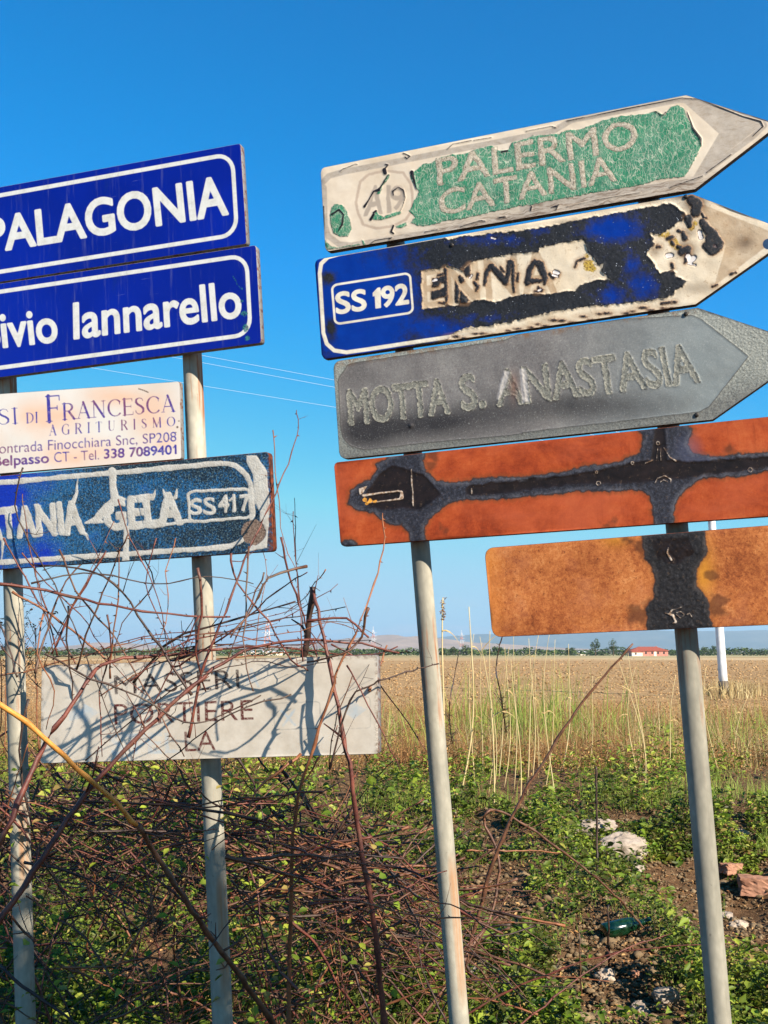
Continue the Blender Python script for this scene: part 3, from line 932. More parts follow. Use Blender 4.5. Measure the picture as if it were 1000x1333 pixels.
cream = n.mix(n.rng(n.noise(5, 6, .7), .35, .75), S(222, 208, 188), S(196, 176, 150))
grey = n.mix(n.rng(n.noise(30, 5, .8), .35, .7), S(178, 168, 156), S(150, 136, 120))
ridge = n.noise(20, 3, .6, n.mapv(v, (1, 1, 12)))
grey = n.mix(n.rng(ridge, .55, .7, 0, .5), grey, S(120, 98, 78))
col = n.mix(n.M('MULTIPLY', n.inside(n.att('Bd'), 1.5), .85), cream, grey)
col = n.mix(n.M('MULTIPLY', n.att('Gr'), .8), col, n.mix(n.rng(ridge, .45, .62), grey, S(96, 74, 58)))
col = n.mix(n.M('MULTIPLY', n.inside(n.att('Oc'), 1.6, n.noise(120), 2), .7), col, S(168, 146, 128))
col = n.mix(n.M('MULTIPLY', n.inside(n.att('Gh'), 1.6), .85), col, S(158, 144, 130))
dirt = n.rng(n.noise(100, 5, .8), .64, .72, 0, .7)
col = n.mix(dirt, col, S(120, 92, 66))
col = n.mix(fm, col, green)
col = n.mix(n.M('MULTIPLY', lt, fm), col, ltcol)
col = n.mix(n.M('MULTIPLY', n.rng(n.M('ABSOLUTE', n.att('L')), 1.3, .3, 0, .45), n.rng(n.noise(150, 4), .42, .56)), col, S(70, 60, 44))
col = n.mix(n.M('MULTIPLY', n.rng(n.M('ABSOLUTE', n.att('F')), 1.2, .2, 0, .6), n.rng(n.noise(60, 4), .45, .6)), col, S(30, 40, 30))
col = n.mix(n.inside(n.att('K'), .8, n.noise(200), .8), col, S(26, 22, 26))
hgt = n.M('ADD', n.M('MULTIPLY', fm, n.M('SUBTRACT', 1.0, cr_)), n.M('MULTIPLY', n.M('MULTIPLY', lt, fm), n.noise(200, 5, .8)))
nrm = n.bump(hgt, .6, .0012)
nrm = n.bump(n.noise(50, 6, .7), .2, .0012, nrm)
M_pa = n.done(col, .55, 0, nrm, .3)
r6 = make_sign('direction_sign', PL_R, T_PA, B_PA, (6, 0), .010, M_pa, M_edge_b,
               'arrow sign with peeling green film reading PALERMO CATANIA A19', lay_pa)

# ---- ENNA SS192
T_EN = [(410, 338.5), (901, 253), (1031, 303)]
B_EN = [(419.5, 467.5), (905.5, 396), (1031, 308)]
ce = fr(540, 290, 3.846)
cf = fr(800, 240, 5.0)


def lay_en(G):
    x, y = G[:, 0], G[:, 1]
    film = [(380, 330), (560, 300), (585, 313), (600, 309), (640, 304), (680, 301), (728, 293), (760, 285), (810, 277)] + \
        cf((300, 132), (360, 125), (430, 165), (470, 210), (360, 285), (300, 330), (270, 320), (235, 315), (260, 385), (205, 460), (240, 500), (300, 580), (370, 565), (400, 575), (400, 600), (480, 635), (400, 690), (370, 725), (240, 760)) + \
        [(840, 392), (776, 398), (744, 402), (700, 410), (656, 422), (605, 427), (586, 436), (570, 480), (380, 500)]
    F = sd_fill(G, edges_closed(rough(film, 2.6, 2.2, 110, fr=.22)))
    peel = ce((30, 240), (155, 225), (160, 215), (240, 240), (275, 200), (330, 185), (470, 160), (620, 148), (625, 125), (750, 100), (790, 92), (850, 88), (870, 150), (900, 180), (915, 215), (945, 205), (935, 245), (980, 285),
              (905, 285), (830, 315), (800, 340), (730, 350), (660, 360), (600, 355), (480, 370), (405, 400), (330, 385), (265, 400), (230, 370), (222, 412), (175, 415), (160, 400), (155, 420), (38, 435))
    Pl = sd_fill(G, edges_closed(rough(peel, 1.5, 2.0, 120, fr=.25)))
    F = np.maximum(F, -Pl)
    tan = sd_text(G, 'ENNA', *ce((38, 430), (712, 352), (28, 240), (690, 120)), 1.2)
    # charred fragments inside the peeled field and on the arrow head
    K = np.full(len(G), 14.0)
    for P, r in ((ce((350, 310), (360, 245), (385, 215), (430, 265), (455, 300), (470, 250), (475, 195), (490, 200), (497, 345)), [1.3, 2.6, 2.8, 4, 3, 2.6, 2.8, 2.4, 1]),
                 (ce((565, 300), (575, 235), (600, 195), (630, 210), (655, 280), (650, 305)), [3.5, 3, 2.6, 4.5, 3.2, 1.5]), (ce((585, 292), (640, 290)), [3, 1.6]),
                 (ce((118, 262), (138, 258)), 1.3), (ce((125, 400), (150, 403)), 1.0),
                 (ce((228, 270), (238, 290)), [1.5, 2.4]), (ce((300, 300), (318, 320), (310, 340)), [1.4, 1.8, 1.0]),
                 (ce((318, 255), (312, 280)), 1.4), (ce((520, 255), (515, 290)), 1.3), (ce((675, 255), (695, 275), (720, 255)), 1.4), (ce((805, 220), (815, 190), (850, 178)), 1.0), (ce((605, 345), (640, 340), (620, 325)), 1.4),
                 (ce((270, 238), (262, 250)), 1), (ce((430, 222), (448, 245)), 1.2),
                 (cf((575, 245), (600, 285), (640, 330), (700, 380)), [4, 5, 7, 2]), (cf((600, 400), (640, 425), (670, 400), (640, 370)), [5, 7, 7, 9]), (cf((480, 225), (490, 265)), [5, 3]),
                 (cf((345, 352), (375, 342)), 2.0), (cf((445, 310), (460, 350)), [1.6, 3.4]), (cf((375, 375), (385, 390)), 1.6), (cf((415, 300), (425, 305)), 1.5), (cf((415, 405), (430, 410)), 2), (cf((280, 405), (300, 405)), 1.4),
                 (cf((440, 440), (480, 420), (470, 490), (460, 510)), [4.5, 4, 2.5, 1]), (cf((500, 100), (540, 130), (530, 180), (520, 205)), [5, 6.5, 6, 2]), (cf((570, 190), (585, 215), (600, 220)), .9),
                 (cf((600, 345), (620, 325)), 1.6), (cf((640, 665), (670, 655)), 1.1), (cf((755, 585), (790, 575)), 1.1), (cf((310, 775), (400, 765)), 1.3), (cf((375, 520), (380, 545)), 1.6)):
        K = np.minimum(K, sd_stroke(G, P, r))
    for P in (ce((92, 280), (150, 268), (152, 302), (128, 300), (120, 318), (88, 322)), ce((84, 345), (130, 335), (158, 318), (160, 372), (120, 372), (98, 384), (84, 380)), ce((149, 228), (160, 226), (166, 398), (156, 400)),
              ce((205, 292), (224, 330), (218, 400), (205, 395)), ce((242, 240), (276, 206), (278, 262), (262, 270)), ce((228, 338), (272, 388), (262, 402), (234, 402))):
        K = np.minimum(K, sd_fill(G, edges_closed(P)))
    K = K + (fbm(x * .5, y * .5, seed=130) - .5) * 2.0
    for i in range(26):   # burnt bubbles along the lower beige strip
        bx = 585 + i * 11.5 + rng.uniform(-4, 4); by = 441 - (bx - 585) * .148 + rng.uniform(-4, 4)
        K = np.minimum(K, np.hypot((x - bx) / 3.2, y - by) - rng.uniform(.5, 1.3))
    Ho = np.full(len(G), 14.0)   # bare bright metal
    for P, r in ((cf((345, 465), (370, 460)), 3.5), (cf((480, 470), (495, 500), (515, 480)), 4), (cf((480, 515), (525, 525)), 1.6), (cf((555, 310), (562, 345)), 3.2), (ce((700, 245), (715, 250)), 3.2), (ce((690, 262), (715, 268)), 1.6),
                 (ce((385, 75), (405, 80)), 1.6), (ce((275, 275), (285, 262)), 1.6), (ce((90, 290), (110, 285)), 2.2), (ce((620, 340), (630, 335)), 2), (cf((645, 405), (665, 410)), .9), (cf((650, 395), (660, 400)), .9)):
        Ho = np.minimum(Ho, sd_stroke(G, P, r))
    Ho = Ho + .7 + (fbm(x * .5, y * .5, seed=131) - .5) * 2
    Ye = dots(G, [(860, 303, 5), (868, 306, 4), (900, 296, 4), (905, 290, 3), (766, 345, 7), (772, 350, 5), (578, 381, 2.5), (877, 315, 6), (883, 322, 5), (765, 333, 3)]) + (fbm(x * .4, y * .4, seed=133) - .5) * 7
    # white road-number box, border and letters
    L = np.minimum(sd_text(G, 'SS', *c1((121, 933), (240, 915), (117, 850), (237, 834)), 1.15), sd_text(G, '92', *c1((306, 905), (412, 890), (302, 826), (408, 811)), 1.15))
    L = np.minimum(L, sd_fill(G, edges_closed(c1((268, 848), (287, 828), (297, 826), (300, 908), (279, 911), (276, 858), (268, 862)))) - .3)
    L = np.minimum(L, sd_stroke(G, rpath(0.02, .02, .98, .98, (.07, .12), c1((94, 815), (424, 762), (438, 930), (108, 980))), 1.4, True))
    bd = c1((1050, 530), (640, 602), (130, 690), (85, 703), (58, 730), (52, 770), (66, 1010), (80, 1055), (110, 1082), (160, 1090), (560, 1030), (760, 1000))
    Lb = sd_stroke(G, bd, 2.5)
    Gs = np.zeros(len(G))
    for cx, cy, rx, ry, a in ((470, 400, 75, 90, 1.2), (430, 345, 70, 26, .9), (560, 428, 55, 18, .7), (640, 312, 60, 9, .45), (800, 298, 38, 17, .95), (836, 372, 22, 20, .7), (800, 385, 30, 14, .6), (822, 345, 14, 30, .45), (700, 300, 20, 8, .4), (620, 415, 60, 9, .35), (450, 455, 90, 16, .7)):
        Gs = np.maximum(Gs, a * np.exp(-((x - cx) / rx) ** 2 - ((y - cy) / ry) ** 2))
    Gs -= .8 * np.exp(-((x - 428) / 9) ** 2 - ((y - 362) / 9) ** 2) + .8 * np.exp(-((x - 432) / 8) ** 2 - ((y - 425) / 14) ** 2)
    Sm = np.zeros(len(G))        # smoke-brown stains on the bare ground coat
    for cx, cy, rx, ry, a in ((905, 262, 16, 14, 1.2), (890, 255, 24, 7, .9), (970, 316, 14, 12, .7), (893, 325, 16, 12, .9), (852, 326, 12, 12, .6), (905, 375, 30, 10, .5), (640, 345, 16, 12, .4), (760, 290, 40, 5, .8), (680, 305, 60, 5, .8), (896, 303, 12, 8, .6), (925, 345, 14, 20, .3)):
        Sm = np.maximum(Sm, a * np.exp(-((x - cx) / rx) ** 2 - ((y - cy) / ry) ** 2))
    arrow = sd_fill(G, edges_closed([(905, 262), (1000, 300), (1018, 306), (930, 372), (945, 320)]))
    h = np.clip(.5 - F / 2.5, 0, 1) * .0014 + np.exp(-(F / 1.6) ** 2) * .0018 * (fbm(x * .2, y * .2, seed=140) > .45) + np.clip(1 - K / 1.0, 0, 1.6) * .0014 - np.clip(1 - Ho, 0, 1) * .002
    h = h + (fbm(x * .4, y * .4, seed=141) - .5) * .0012 * (F < 0) * np.clip(1 - Gs, 0, 1) + (fbm(x * .02, y * .02, seed=142) - .5) * .006
    return {'F': F, 'L': L, 'Lb': Lb, 'K': K, 'Ho': Ho, 'Ye': Ye, 'Bl': Gs, 'Sm': Sm, 'T': np.minimum(tan, np.maximum(arrow, -99)), 'Bn': (x - 560) / 60, 'height': h, 'Tip': np.hypot(x - 1000, y - 318) - 7}


n = NT('burnt_blue_film')
fm = n.inside(n.att('F'), .9, n.noise(200, 5, .7), 2.2)
bn = n.noise(70, 6, .75)
blm = n.rng(n.M('ADD', n.att('Bl'), n.M('MULTIPLY', n.M('SUBTRACT', n.noise(26, 7, .78), .5), 1.5)), .18, .72)
char = n.ramp(n.noise(180, 6, .8), [(.35, S(12, 12, 14)), (.55, S(26, 28, 34)), (.75, S(60, 64, 72))])
blue = n.mix(n.noise(30, 4), S(0, 32, 124), S(2, 52, 146))
film = n.mix(blm, char, blue)
spk = n.rng(n.vor(120, 'F1'), .2, .13)
spk = n.M('MULTIPLY', spk, n.rng(n.noise(35, 4, .7), .52, .6))
spk = n.M('MULTIPLY', spk, n.rng(n.att('Bn'), 0, 1, .05, 1))
film = n.mix(spk, film, S(170, 176, 186))
cream = n.mix(n.rng(n.noise(8, 6, .7), .35, .75), S(222, 208, 184), S(200, 178, 146))
cream = n.mix(n.M('MULTIPLY', n.M('MULTIPLY', n.inside(n.att('T'), 1.6, n.noise(90), 2.5), n.rng(n.noise(18, 4, .6), .3, .62, .5, 1)), .8), cream, S(164, 136, 104))
cream = n.mix(n.rng(n.att('Sm'), .15, .9, 0, .93), cream, n.mix(n.noise(60, 4), S(96, 66, 38), S(50, 36, 26)))
cream = n.mix(n.rng(n.noise(45, 5, .75), .58, .68, 0, .6), cream, S(140, 104, 66))
dot = n.M('MULTIPLY', n.rng(n.vor(110, 'F1'), .15, .08), n.rng(n.noise(28, 4, .7), .55, .62))
cream = n.mix(dot, cream, S(90, 52, 30))
cream = n.mix(n.inside(n.att('Ye'), 2.5, n.noise(150, 4), 3), cream, n.mix(n.rng(n.noise(200, 3), .45, .6), S(196, 164, 70), S(120, 92, 40)))
wh = n.mix(n.rng(n.noise(20, 5, .7), .4, .75), S(224, 218, 202), S(196, 182, 158))
col = n.mix(fm, cream, film)
lb = n.M('MULTIPLY', n.inside(n.att('Lb'), 1.0), n.rng(n.M('ADD', n.att('Bn'), bn), 2.0, .8, .55, 1))
col = n.mix(n.M('MAXIMUM', n.inside(n.att('L'), .9), lb), col, wh)
rim = n.M('MULTIPLY', n.rng(n.M('ABSOLUTE', n.att('F')), 1.5, .2), n.rng(n.noise(80, 4), .42, .55))
col = n.mix(n.M('MULTIPLY', rim, .8), col, S(24, 18, 16))
kn = n.noise(95, 6, .8)
kj = n.M('ADD', n.att('K'), n.M('MULTIPLY', n.M('SUBTRACT', kn, .5), 6.5))
col = n.mix(n.rng(n.att('K'), 5.5, .5, 0, .5), col, S(150, 112, 72))
col = n.mix(n.rng(kj, 1.8, .3, 0, .8), col, S(86, 54, 34))
col = n.mix(n.inside(kj, .8), col, n.mix(n.rng(n.noise(120, 5, .85), .55, .64, 0, .5), char, S(110, 92, 78)))
col = n.mix(n.rng(n.att('Ho'), 1.3, .5, 0, .9), col, S(60, 34, 34))
col = n.mix(n.inside(n.att('Ho'), .8), col, S(216, 208, 202))
col = n.mix(n.inside(n.att('Tip'), 1), col, S(20, 60, 96))
hg = n.M('MULTIPLY', n.noise(150, 6, .8), n.M('SUBTRACT', 1.0, n.M('MULTIPLY', blm, fm)))
nrm = n.bump(hg, .55, .0016)
rg = n.mixf(n.M('MULTIPLY', fm, blm), .62, .34)
M_en = n.done(col, rg, 0, nrm, .35)
r7 = make_sign('direction_sign', PL_R, T_EN, B_EN, (6, 0), .004, M_en, M_edge_b,
               'burnt blue arrow sign with SS192 box and charred ENNA lettering', lay_en)
for p in ((588, 319), (893, 256)): rivet(*r7, PL_R, p[0], p[1], .007, .0065)

# ---- MOTTA S.ANASTASIA
T_MO = [(434, 471), (908, 401), (1058, 451)]
B_MO = [(442.5, 597.5), (928, 546), (1058, 455)]
c3 = fr(400, 400, 3.125)
c4 = fr(680, 400, 3.125)


def lay_mo(G):
    x, y = G[:, 0], G[:, 1]
    Gw = G + np.stack([(fbm(x * .18, y * .18, seed=151) - .5) * 2.6, (fbm(x * .18, y * .18, seed=152) - .5) * 2.6], 1)
    L = sd_text(Gw, 'MOTTA', *c3((174, 478), (578, 430), (166, 342), (566, 292)), 1.35)
    L = np.minimum(L, sd_text(Gw, 'S.', *c3((632, 418), (724, 405), (620, 280), (706, 266)), 1.3))
    L = np.minimum(L, sd_text(Gw, 'ANASTASIA', (648, 528.5), (911, 497), (644, 484), (900, 448), 1.3))
    inner = c3((128, 290), (165, 235), (200, 225), (800, 135)) + c4((0, 105), (400, 50), (690, 32), (730, 50), (920, 200), (760, 405), (720, 425), (600, 440), (0, 510)) + c3((880, 515), (500, 550), (230, 580), (175, 565), (145, 530), (135, 480))
    I_ = sd_fill(G, edges_closed(rough(inner, .7, 3, 155)))
    dark = np.exp(-((x - 560) / 110) ** 2 - ((y - 552 + (x - 560) * .1) / 22) ** 2) + .8 * np.exp(-((x - 770) / 130) ** 2 - ((y - 528) / 22) ** 2) + .6 * np.exp(-((x - 470) / 40) ** 2 - ((y - 560) / 40) ** 2)
    Wp = np.minimum(sd_fill(G, edges_closed(c3((800, 258), (825, 262), (815, 300), (780, 380), (770, 370)))), sd_fill(G, edges_closed(c3((865, 250), (890, 248), (905, 385), (875, 390)))))
    Br = np.exp(-((x - 669) / 6) ** 2 - ((y - 503) / 18) ** 2)
    ten = (vnoise(x * .5, y * .5, seed=157) - .5) * .0008
    h = np.exp(-(L / 1.0) ** 2) * .0012 + ten * (L < 0) * 2 + np.exp(-(I_ / 1.2) ** 2) * .0009 + (I_ > 0) * (vnoise(x * .6, y * .6, seed=158) - .5) * .0010 + (fbm(x * .015, y * .02, seed=159) - .5) * .005
    h += .004 * np.exp(-((x - 535) / 3) ** 2 - ((y - 554) / 3) ** 2)
    return {'L': L, 'I': I_, 'Dk': dark, 'Wp': Wp + (fbm(x * .3, y * .3, seed=160) - .5) * 3, 'Br': Br, 'Xr': (x - 434) / 500, 'Yr': (y - (471 - (x - 434) * .15)) / 128, 'height': h}


n = NT('scorched_grey_sheet')
v = n.co()
wv = n.vor(520, 'F1', n.mapv(v, (1, 1, .7)), rnd=.2)
g = n.noise(150, 5, .85)
base = n.ramp(n.M('ADD', n.M('MULTIPLY', n.noise(7, 7, .7), .5), n.M('MULTIPLY', g, .5)), [(.34, S(82, 78, 78)), (.5, S(118, 113, 110)), (.66, S(148, 144, 138))])
base = n.mix(n.rng(n.att('Xr'), .55, .95, 0, .6), base, S(138, 150, 150))
base = n.mix(n.rng(n.M('ADD', n.att('Dk'), n.M('MULTIPLY', n.M('SUBTRACT', n.noise(14, 6, .7), .5), .7)), .15, 1.0, 0, .92), base, S(36, 32, 34))
base = n.mix(n.rng(wv, .2, .5, .25, 0), base, S(60, 62, 64))
spk = n.rng(n.noise(170, 4, .9), .58, .66)
base = n.mix(n.M('MULTIPLY', spk, .55), base, S(176, 178, 172))
li = n.inside(n.att('L'), 1.0, n.noise(200, 4), 1.5)
lc = n.ramp(n.noise(240, 5, .85), [(.38, S(84, 82, 76)), (.52, S(132, 130, 118)), (.66, S(170, 168, 152))])
col = n.mix(n.M('MULTIPLY', li, .85), base, lc)
ol = n.M('MULTIPLY', n.rng(n.M('ABSOLUTE', n.att('L')), 1.1, .3), n.rng(n.noise(120, 4, .7), .38, .5))
col = n.mix(n.M('MULTIPLY', ol, .7), col, n.mix(n.rng(n.noise(90, 3), .45, .55), S(40, 38, 36), S(190, 184, 164)))
bd = n.inside(n.M('MULTIPLY', n.att('I'), -1.0), 1.2, n.noise(150, 4), 2)
bc = n.ramp(n.noise(220, 6, .85), [(.36, S(84, 84, 80)), (.5, S(140, 142, 134)), (.64, S(176, 178, 168))])
bc = n.mix(n.rng(n.att('Yr'), .75, 1.0, 0, .5), bc, S(70, 66, 66))
col = n.mix(bd, col, bc)
col = n.mix(n.rng(n.M('ABSOLUTE', n.att('I')), 1.0, .3, 0, .6), col, S(58, 54, 50))
col = n.mix(n.M('MULTIPLY', n.rng(n.att('Yr'), .08, .0), n.rng(n.noise(30, 5, .7), .48, .6)), col, S(120, 84, 50))
col = n.mix(n.M('MULTIPLY', n.att('Br'), .8), col, S(110, 78, 66))
col = n.mix(n.M('MULTIPLY', n.inside(n.att('Wp'), 2.5), .5), col, S(206, 198, 194))
nrm = n.bump(n.M('ADD', g, wv), .5, .0009)
nrm = n.bump(n.noise(40, 5), .15, .002, nrm)
M_mo = n.done(col, .55, .1, nrm, .35)
r8 = make_sign('direction_sign', PL_R, T_MO, B_MO, (9, 0), -.001, M_mo, M_edge_b,
               'grey scorched arrow sign reading MOTTA S. ANASTASIA', lay_mo)
for p in ((893, 408.5), (907, 540)): rivet(*r8, PL_R, p[0], p[1], .001, .0065)

# ---- rust boards
T_R1 = [(435, 602.5), (1180, 524)]
B_R1 = [(444, 711), (1180, 659)]
T_R2 = [(631, 714), (1180, 670)]
B_R2 = [(641.5, 829), (1180, 805)]
cg = fr(440, 570, 5.0)
ch = fr(600, 660, 2.5)


def lay_r1(G):
    x, y = G[:, 0], G[:, 1]
    P = cg((65, 415), (85, 345), (135, 305), (215, 275), (270, 205), (245, 175), (330, 130), (420, 90), (560, 85), (555, 150), (575, 230), (640, 285), (750, 295), (840, 290), (900, 270), (1000, 262)) + \
        c4((0, 690), (170, 675), (250, 650), (400, 630), (480, 590), (500, 540), (480, 505), (420, 480), (640, 450), (690, 500), (670, 560), (700, 600), (800, 610), (900, 600), (1000, 595), (1200, 580), (1330, 500), (1560, 480)) + \
        c4((1560, 700), (1350, 740), (1200, 655), (1000, 662), (880, 690), (740, 690), (660, 740), (620, 800), (610, 890), (540, 890), (525, 770), (480, 740), (380, 745), (250, 745), (0, 770)) + \
        cg((1000, 395), (830, 400), (720, 420), (640, 490), (580, 530), (560, 590), (570, 670), (565, 720), (480, 720), (480, 670), (460, 610), (410, 555), (370, 570), (300, 540), (240, 490), (180, 470), (110, 460))
    C = sd_fill(G, edges_closed(rough(P, 2.4, 2.5, 170, fr=.15)), pad=40)
    C = np.minimum(C, sd_fill(G, edges_closed(rough(cg((20, 690), (40, 665), (100, 665), (130, 690), (100, 720), (20, 720)), 1, 2, 171)), pad=40) + 1)
    S2 = np.minimum(dots(G, [(560, 604, 7), (563, 594, 8), (581, 690, 4), (576, 687, 3), (800, 678, 5), (790, 682, 4), (815, 604, 6), (820, 598, 5), (950, 585, 7)]), 40)
    S2 = S2 + (fbm(x * .15, y * .15, seed=173) - .5) * 14
    In = sd_fill(G, edges_closed(rough(cg((190, 340), (280, 220), (360, 175), (450, 200), (560, 240), (620, 300), (680, 370), (600, 430), (540, 470), (400, 460), (300, 470), (190, 440)), 1.5, 3, 175)), pad=40)
    In = np.minimum(In, sd_stroke(G, cg((870, 345), (1000, 330)) + c4((160, 705), (330, 690), (540, 660), (700, 660), (900, 640), (1500, 620)), [7, 8, 7, 10, 15, 11, 9, 9], pad=40) + (fbm(x * .1, y * .1, seed=176) - .5) * 6)
    In = np.minimum(In, sd_stroke(G, c4((560, 500), (555, 650)), [7, 12], pad=40))
    W = sd_stroke(G, cg((165, 375), (250, 362), (395, 345), (415, 350), (415, 385), (400, 398), (300, 410), (190, 422)), [2.0, 1.3, 1.2, 1.6, 3.0, 1.4, .9, 1.0])
    W = np.minimum(W, sd_fill(G, edges_closed(cg((135, 330), (195, 310), (165, 360), (140, 375)))))
    W = np.minimum(W, sd_stroke(G, cg((478, 205), (480, 290), (487, 350), (488, 420), (494, 460)), [.5, 1.3, .9, 1.2, .5]))
    W = np.minimum(W, sd_stroke(G, cg((870, 330), (872, 365)), .9))
    for cx, cy, rr in ((552, 553, 2.2), (302, 671, 1.6), (310, 716, 2.6), (448, 634, 1.8), (927, 662, 2.8)):
        px_, py_ = c4((cx, cy))[0]
        W = np.minimum(W, np.abs(np.hypot(x - px_, y - py_) - rr) - .7)
    W = np.minimum(W, sd_stroke(G, c4((552, 570), (545, 625)), .5)); W = np.minimum(W, sd_stroke(G, c4((560, 572), (565, 625)), .5))
    W = np.minimum(W, sd_stroke(G, c4((500, 635), (530, 622)), .7)); W = np.minimum(W, sd_stroke(G, c4((575, 570), (600, 610), (625, 625)), [.4, .6, 1.3]))
    W = np.minimum(W, sd_stroke(G, c4((540, 715), (550, 695), (580, 685), (605, 700), (603, 716)), .7)); W = np.minimum(W, sd_stroke(G, c4((560, 712), (575, 702), (592, 710)), .6))
    W = W + .35 + (fbm(x * .5, y * .5, seed=179) - .5) * .9
    Y = dots(G, [(475, 650, 3), (482, 652, 3), (478, 655, 2.5), (488, 653, 2)]) + (fbm(x * .5, y * .5, seed=178) - .5) * 4
    Bs = np.exp(-((x - 895) / 22) ** 2 - ((y - 585) / 26) ** 2) + np.exp(-((x - 930) / 30) ** 2 - ((y - 602) / 9) ** 2)
    h = np.clip(.5 - C / 8, 0, 1) * (.0006 + (fbm(x * .3, y * .3, seed=180) - .5) * .0009) * np.clip(In / 5, .15, 1) + np.exp(-(In / 2) ** 2) * .001 + np.clip(1 - W, 0, 1) * .0012 + (fbm(x * .01, y * .02, seed=181) - .5) * .006
    return {'C': C, 'S2': S2, 'In': In, 'W': W, 'Y': Y, 'Bs': Bs, 'height': h}


def lay_r2(G):
    x, y = G[:, 0], G[:, 1]
    P = ch((590, 70), (790, 60), (800, 150), (765, 200), (765, 260), (800, 300), (820, 420), (612, 430), (605, 330), (630, 290), (635, 220), (600, 160))
    C = sd_fill(G, edges_closed(rough(P, 2.2, 2.5, 190, fr=.15)), pad=40)
    S2 = dots(G, [(838, 712, 12), (926, 748, 8), (934, 788, 14), (830, 800, 12), (820, 705, 7), (845, 790, 10)]) + (fbm(x * .1, y * .1, seed=193) - .5) * 22
    In = sd_fill(G, edges_closed(rough(ch((620, 110), (740, 95), (760, 150), (700, 190), (640, 170)), 2, 3, 195)), pad=40)
    W = sd_stroke(G, ch((675, 133), (672, 150), (685, 172)), [.6, 1.0, 1.4])
    for P_, r in ((ch((665, 345), (690, 352), (700, 375), (690, 378)), [.5, 1.6, 1.3, .5]), (ch((700, 345), (715, 340), (728, 350), (715, 362), (702, 350)), .5), (ch((735, 350), (745, 345), (752, 358)), .6), (ch((690, 335), (720, 325)), .5), (ch((680, 345), (688, 335)), 1.1)):
        W = np.minimum(W, sd_stroke(G, P_, r))
    W = W + .25 + (fbm(x * .5, y * .5, seed=199) - .5) * 1.2
    h = np.clip(.5 - C / 6, 0, 1) * (.0006 + (fbm(x * .25, y * .25, seed=200) - .5) * .0022) + np.clip(1 - W, 0, 1) * .0015 + (fbm(x * .01, y * .02, seed=201) - .5) * .005
    Lf = np.clip((660 - x) / 30, 0, 1)
    Ye = np.exp(-((x - 915) / 14) ** 2 - ((y - 745) / 40) ** 2) + .7 * np.exp(-((x - 800) / 18) ** 2 - ((y - 700) / 12) ** 2)
    return {'C': C, 'S2': S2, 'In': In, 'W': W, 'Y': np.full(len(G), 14.0), 'Bs': Ye, 'Lf': Lf, 'height': h}


